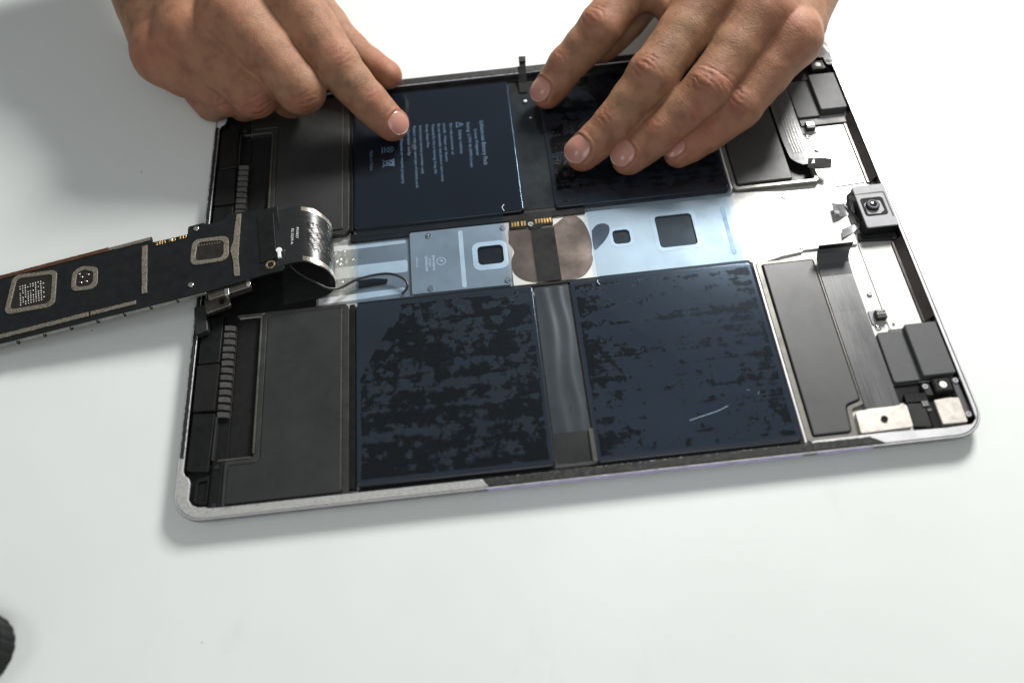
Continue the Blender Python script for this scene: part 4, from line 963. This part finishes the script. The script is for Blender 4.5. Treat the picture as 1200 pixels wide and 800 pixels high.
        tp = J[0]; dd = np.linalg.norm(V-tp, axis=1); tone += .42*np.exp(-(dd/9.5)**2)
        # fine lengthwise shaft lines across the segments
        for i in range(len(J)-1):
            ax = unit(J[i+1]-J[i]); nn_ = unit(up-(up@ax)*ax); d = V-(J[i]+J[i+1])/2; u = d@ax
            m = (np.abs(u) < np.linalg.norm(J[i+1]-J[i])/2) & (np.linalg.norm(d-u[:, None]*ax, axis=1) < R_[i]*1.4)
            disp += m*.035*np.sin(u*4.2+1.5*np.sin(V@np.cross(ax, nn_)*.8))
        if fg.get('nail', True):
            ax = unit(J[0]-J[1]); nn_ = unit(up-(up@ax)*ax); sd = np.cross(ax, nn_)
            d = V-(J[0]+ax*fg['nc']+nn_*R_[0]*.86); u = d@ax; v_ = d@sd; h = d@nn_
            L_, W_ = fg['nl'], fg['nw']
            rho = (np.abs(u/L_)**3+np.abs(v_/W_)**3)**(1/3.); up_ok = (N@nn_ > 0) & (np.abs(h) < 5)
            disp -= .35*np.clip((1.0-rho)/.18, 0, 1)*up_ok
            disp += .42*np.exp(-((rho-1.14)/.11)**2)*up_ok*(u < L_*.55)
    V = V+N*disp[:, None]
    print('minz', name, V[:, 2].min(), V[np.argmin(V[:, 2])])
    hd = build(name, V, F, M_skin, parent, smooth=True, label=label, attrs={'tone': np.clip(tone, 0, 1), 'crease': np.clip(crease, 0, .8)})
    for fg in allf:
        if not fg.get('nail', True): continue
        J = [np.array(q, float) for q in fg['j']]; r = fg['r'][0]; up = np.array(fg.get('up', (0, 0, 1.)), float)
        ax = unit(J[0]-J[1]); nn_ = unit(up-(up@ax)*ax); sd = np.cross(ax, nn_)
        L_, W_ = fg['nl'], fg['nw']; NV = []; NF = []; tip = []; nu, nv = 20, 16
        top = r/1.10
        for layer in (0, 1):
            for i in range(nu+1):
                for j in range(nv+1):
                    a = -1+2*i/nu; b_ = -1+2*j/nv
                    # square to rounded outline
                    bb = b_*(1-.36*abs(a)**3.0); aa = a*(1-.16*b_*b_*(1.3 if a > 0 else 1.0))
                    u = aa*L_; v_ = bb*W_
                    h = top*math.sqrt(max(0, 1-(v_/(r*1.07))**2))*1.0-.048*(max(0, u+fg['nc']))**2-top*.0
                    h += .18-.30*layer-(.25 if a < -.9 else 0)*(1-layer)
                    NV.append(J[0]+ax*(u+fg['nc'])+sd*v_+nn_*h)
                    tip.append(max(0, min(1, (aa-.93+.15*b_*b_)/.05*.7)))
        q = (nu+1)*(nv+1)
        for i in range(nu):
            for j in range(nv):
                a = i*(nv+1)+j; f = [a, a+1, a+nv+2, a+nv+1]; NF.append(f[::-1]); NF.append([x+q for x in f])
        for i in range(nu):
            a = i*(nv+1); NF.append([a, a+nv+1, a+nv+1+q, a+q]); a += nv; NF.append([a, a+q, a+nv+1+q, a+nv+1])
        for j in range(nv):
            a = j; NF.append([a, a+q, a+1+q, a+1]); a = nu*(nv+1)+j; NF.append([a, a+1, a+1+q, a+q])
        build('fingernail', NV, NF, M_nail, hd, smooth=True, attrs={'tip': tip})
    return hd

PR = empty('person', (120, 300, 0), 'person with bare hands, one finger pointing and four fingers pressing on the tablet', 'person')
VOX = .62
# hand in the right half of the picture: four fingers spread over the far right cell
F1 = [dict(j=[(163.0, 193.2, 13.2), (173.0, 200.2, 22.0), (190.0, 208.8, 34.5), (222, 240, 47)], r=[8.1, 8.8, 10.4, 12.4], nl=5.6, nw=6.0, nc=1.2, up=(-.15, 0, 1)),
      dict(j=[(174.6, 153.0, 12.8), (189.0, 160.2, 21.0), (207.6, 173.0, 35), (240, 206, 50)], r=[8.5, 9.4, 11.3, 13.0], nl=6.1, nw=6.5, nc=1.2, up=(-.12, -.1, 1)),
      dict(j=[(194.6, 147.4, 12.8), (208.4, 152.6, 20.6), (230.6, 163.2, 33.5), (260, 192, 48)], r=[8.2, 9.0, 10.7, 12.4], nl=5.8, nw=6.1, nc=1.2, up=(-.2, -.1, 1)),
      dict(j=[(217.6, 148.2, 12.0), (231.4, 151.8, 18.0), (245.2, 157.2, 26.5), (272, 180, 41)], r=[7.3, 7.9, 9.4, 11.4], nl=5.0, nw=5.3, nc=1.0, up=(-.35, -.1, 1))]
W1 = np.array([288, 292, 56.])
P1 = [((222, 243, 44), (268, 300, 52), 12.5, 16), ((239, 210, 46), (280, 292, 55), 13, 16), ((259, 197, 43), (292, 286, 54), 13, 16), ((272, 184, 37), (302, 278, 48), 12, 16), ((282, 198, 33), (312, 250, 42), 9.5, 15), ((240, 225, 36), (285, 285, 44), 12, 16), ((250, 222, 46), (284, 280, 52), 13, 17)]
Wb1 = [((214, 233, 38), (228, 200, 38), 6.5, 6.5), ((228, 199, 38), (248, 186, 36), 6.5, 6.5), ((248, 186, 36), (262, 177, 31), 6, 6)]
A1 = [((288, 292, 54), (345, 440, 66), 24, 32), ((278, 296, 54), (335, 440, 66), 20, 30)]
TH1 = dict(j=[(193, 217, 16.5), (208, 231, 20), (232, 254, 30), (262, 282, 44)], r=[8.5, 9.5, 11, 14], nail=False, k=8)
hand(F1, P1, Wb1, TH1, (146, 128, -1), (378, 352, 104), 'hand', 'hand pressing four fingertips on the far right battery cell', PR, VOX, A1)
# hand in the left half: index finger pointing, the others curled
F2 = [dict(j=[(87.8, 183.0, 13.6), (78.6, 189.8, 23.0), (66.2, 202.2, 36), (47, 236, 52)], r=[8.0, 9.0, 11.0, 13.4], nl=5.2, nw=5.4, nc=1.8, up=(.32, -.30, .88)),
      dict(j=[(30, 218, 22), (40, 204, 17), (49.2, 192.2, 32), (22, 222, 52)], r=[8.4, 9.6, 11.4, 14], nail=False, up=(.2, -.8, .8)),
      dict(j=[(9, 218, 20), (17, 206, 16), (27.0, 195.4, 29.5), (0, 220, 46)], r=[8.2, 9.4, 10.9, 13.5], nail=False, up=(.2, -.8, .8)),
      dict(j=[(-8, 219, 17), (1, 209, 14), (12.4, 202.6, 24), (-16, 219, 38)], r=[7.4, 8.4, 9.6, 12], nail=False, up=(.2, -.8, .8))]
P2 = [((47, 236, 50), (6, 305, 58), 13.4, 16), ((24, 224, 48), (-8, 300, 57), 13.5, 17), ((2, 221, 42), (-22, 294, 54), 13, 17), ((-14, 219, 35), (-34, 284, 46), 12.5, 16), ((10, 238, 34), (-12, 290, 44), 14, 17), ((24, 236, 46), (-8, 292, 54), 13, 17), ((-18, 236, 32), (-32, 282, 42), 12, 15)]
Wb2 = [((48, 224, 40), (40, 212, 38), 9, 9), ((36, 226, 44), (30, 214, 44), 9, 9), ((30, 214, 42), (12, 210, 38), 7, 7), ((10, 209, 36), (-8, 209, 32), 6.5, 6.5)]
A2 = [((-14, 304, 56), (-60, 440, 72), 24, 32), ((-26, 298, 54), (-72, 440, 70), 20, 28)]
TH2 = dict(j=[(86.4, 215.6, 14.5), (70, 229, 20), (50, 256, 32), (14, 288, 44)], r=[7.6, 8.8, 11, 14], nail=False, k=8, up=(.85, .35, .4))
hand(F2, P2, Wb2, TH2, (-100, 166, -1), (104, 352, 110), 'hand', 'hand pointing with its index finger at the printed battery text', PR, VOX, A2)
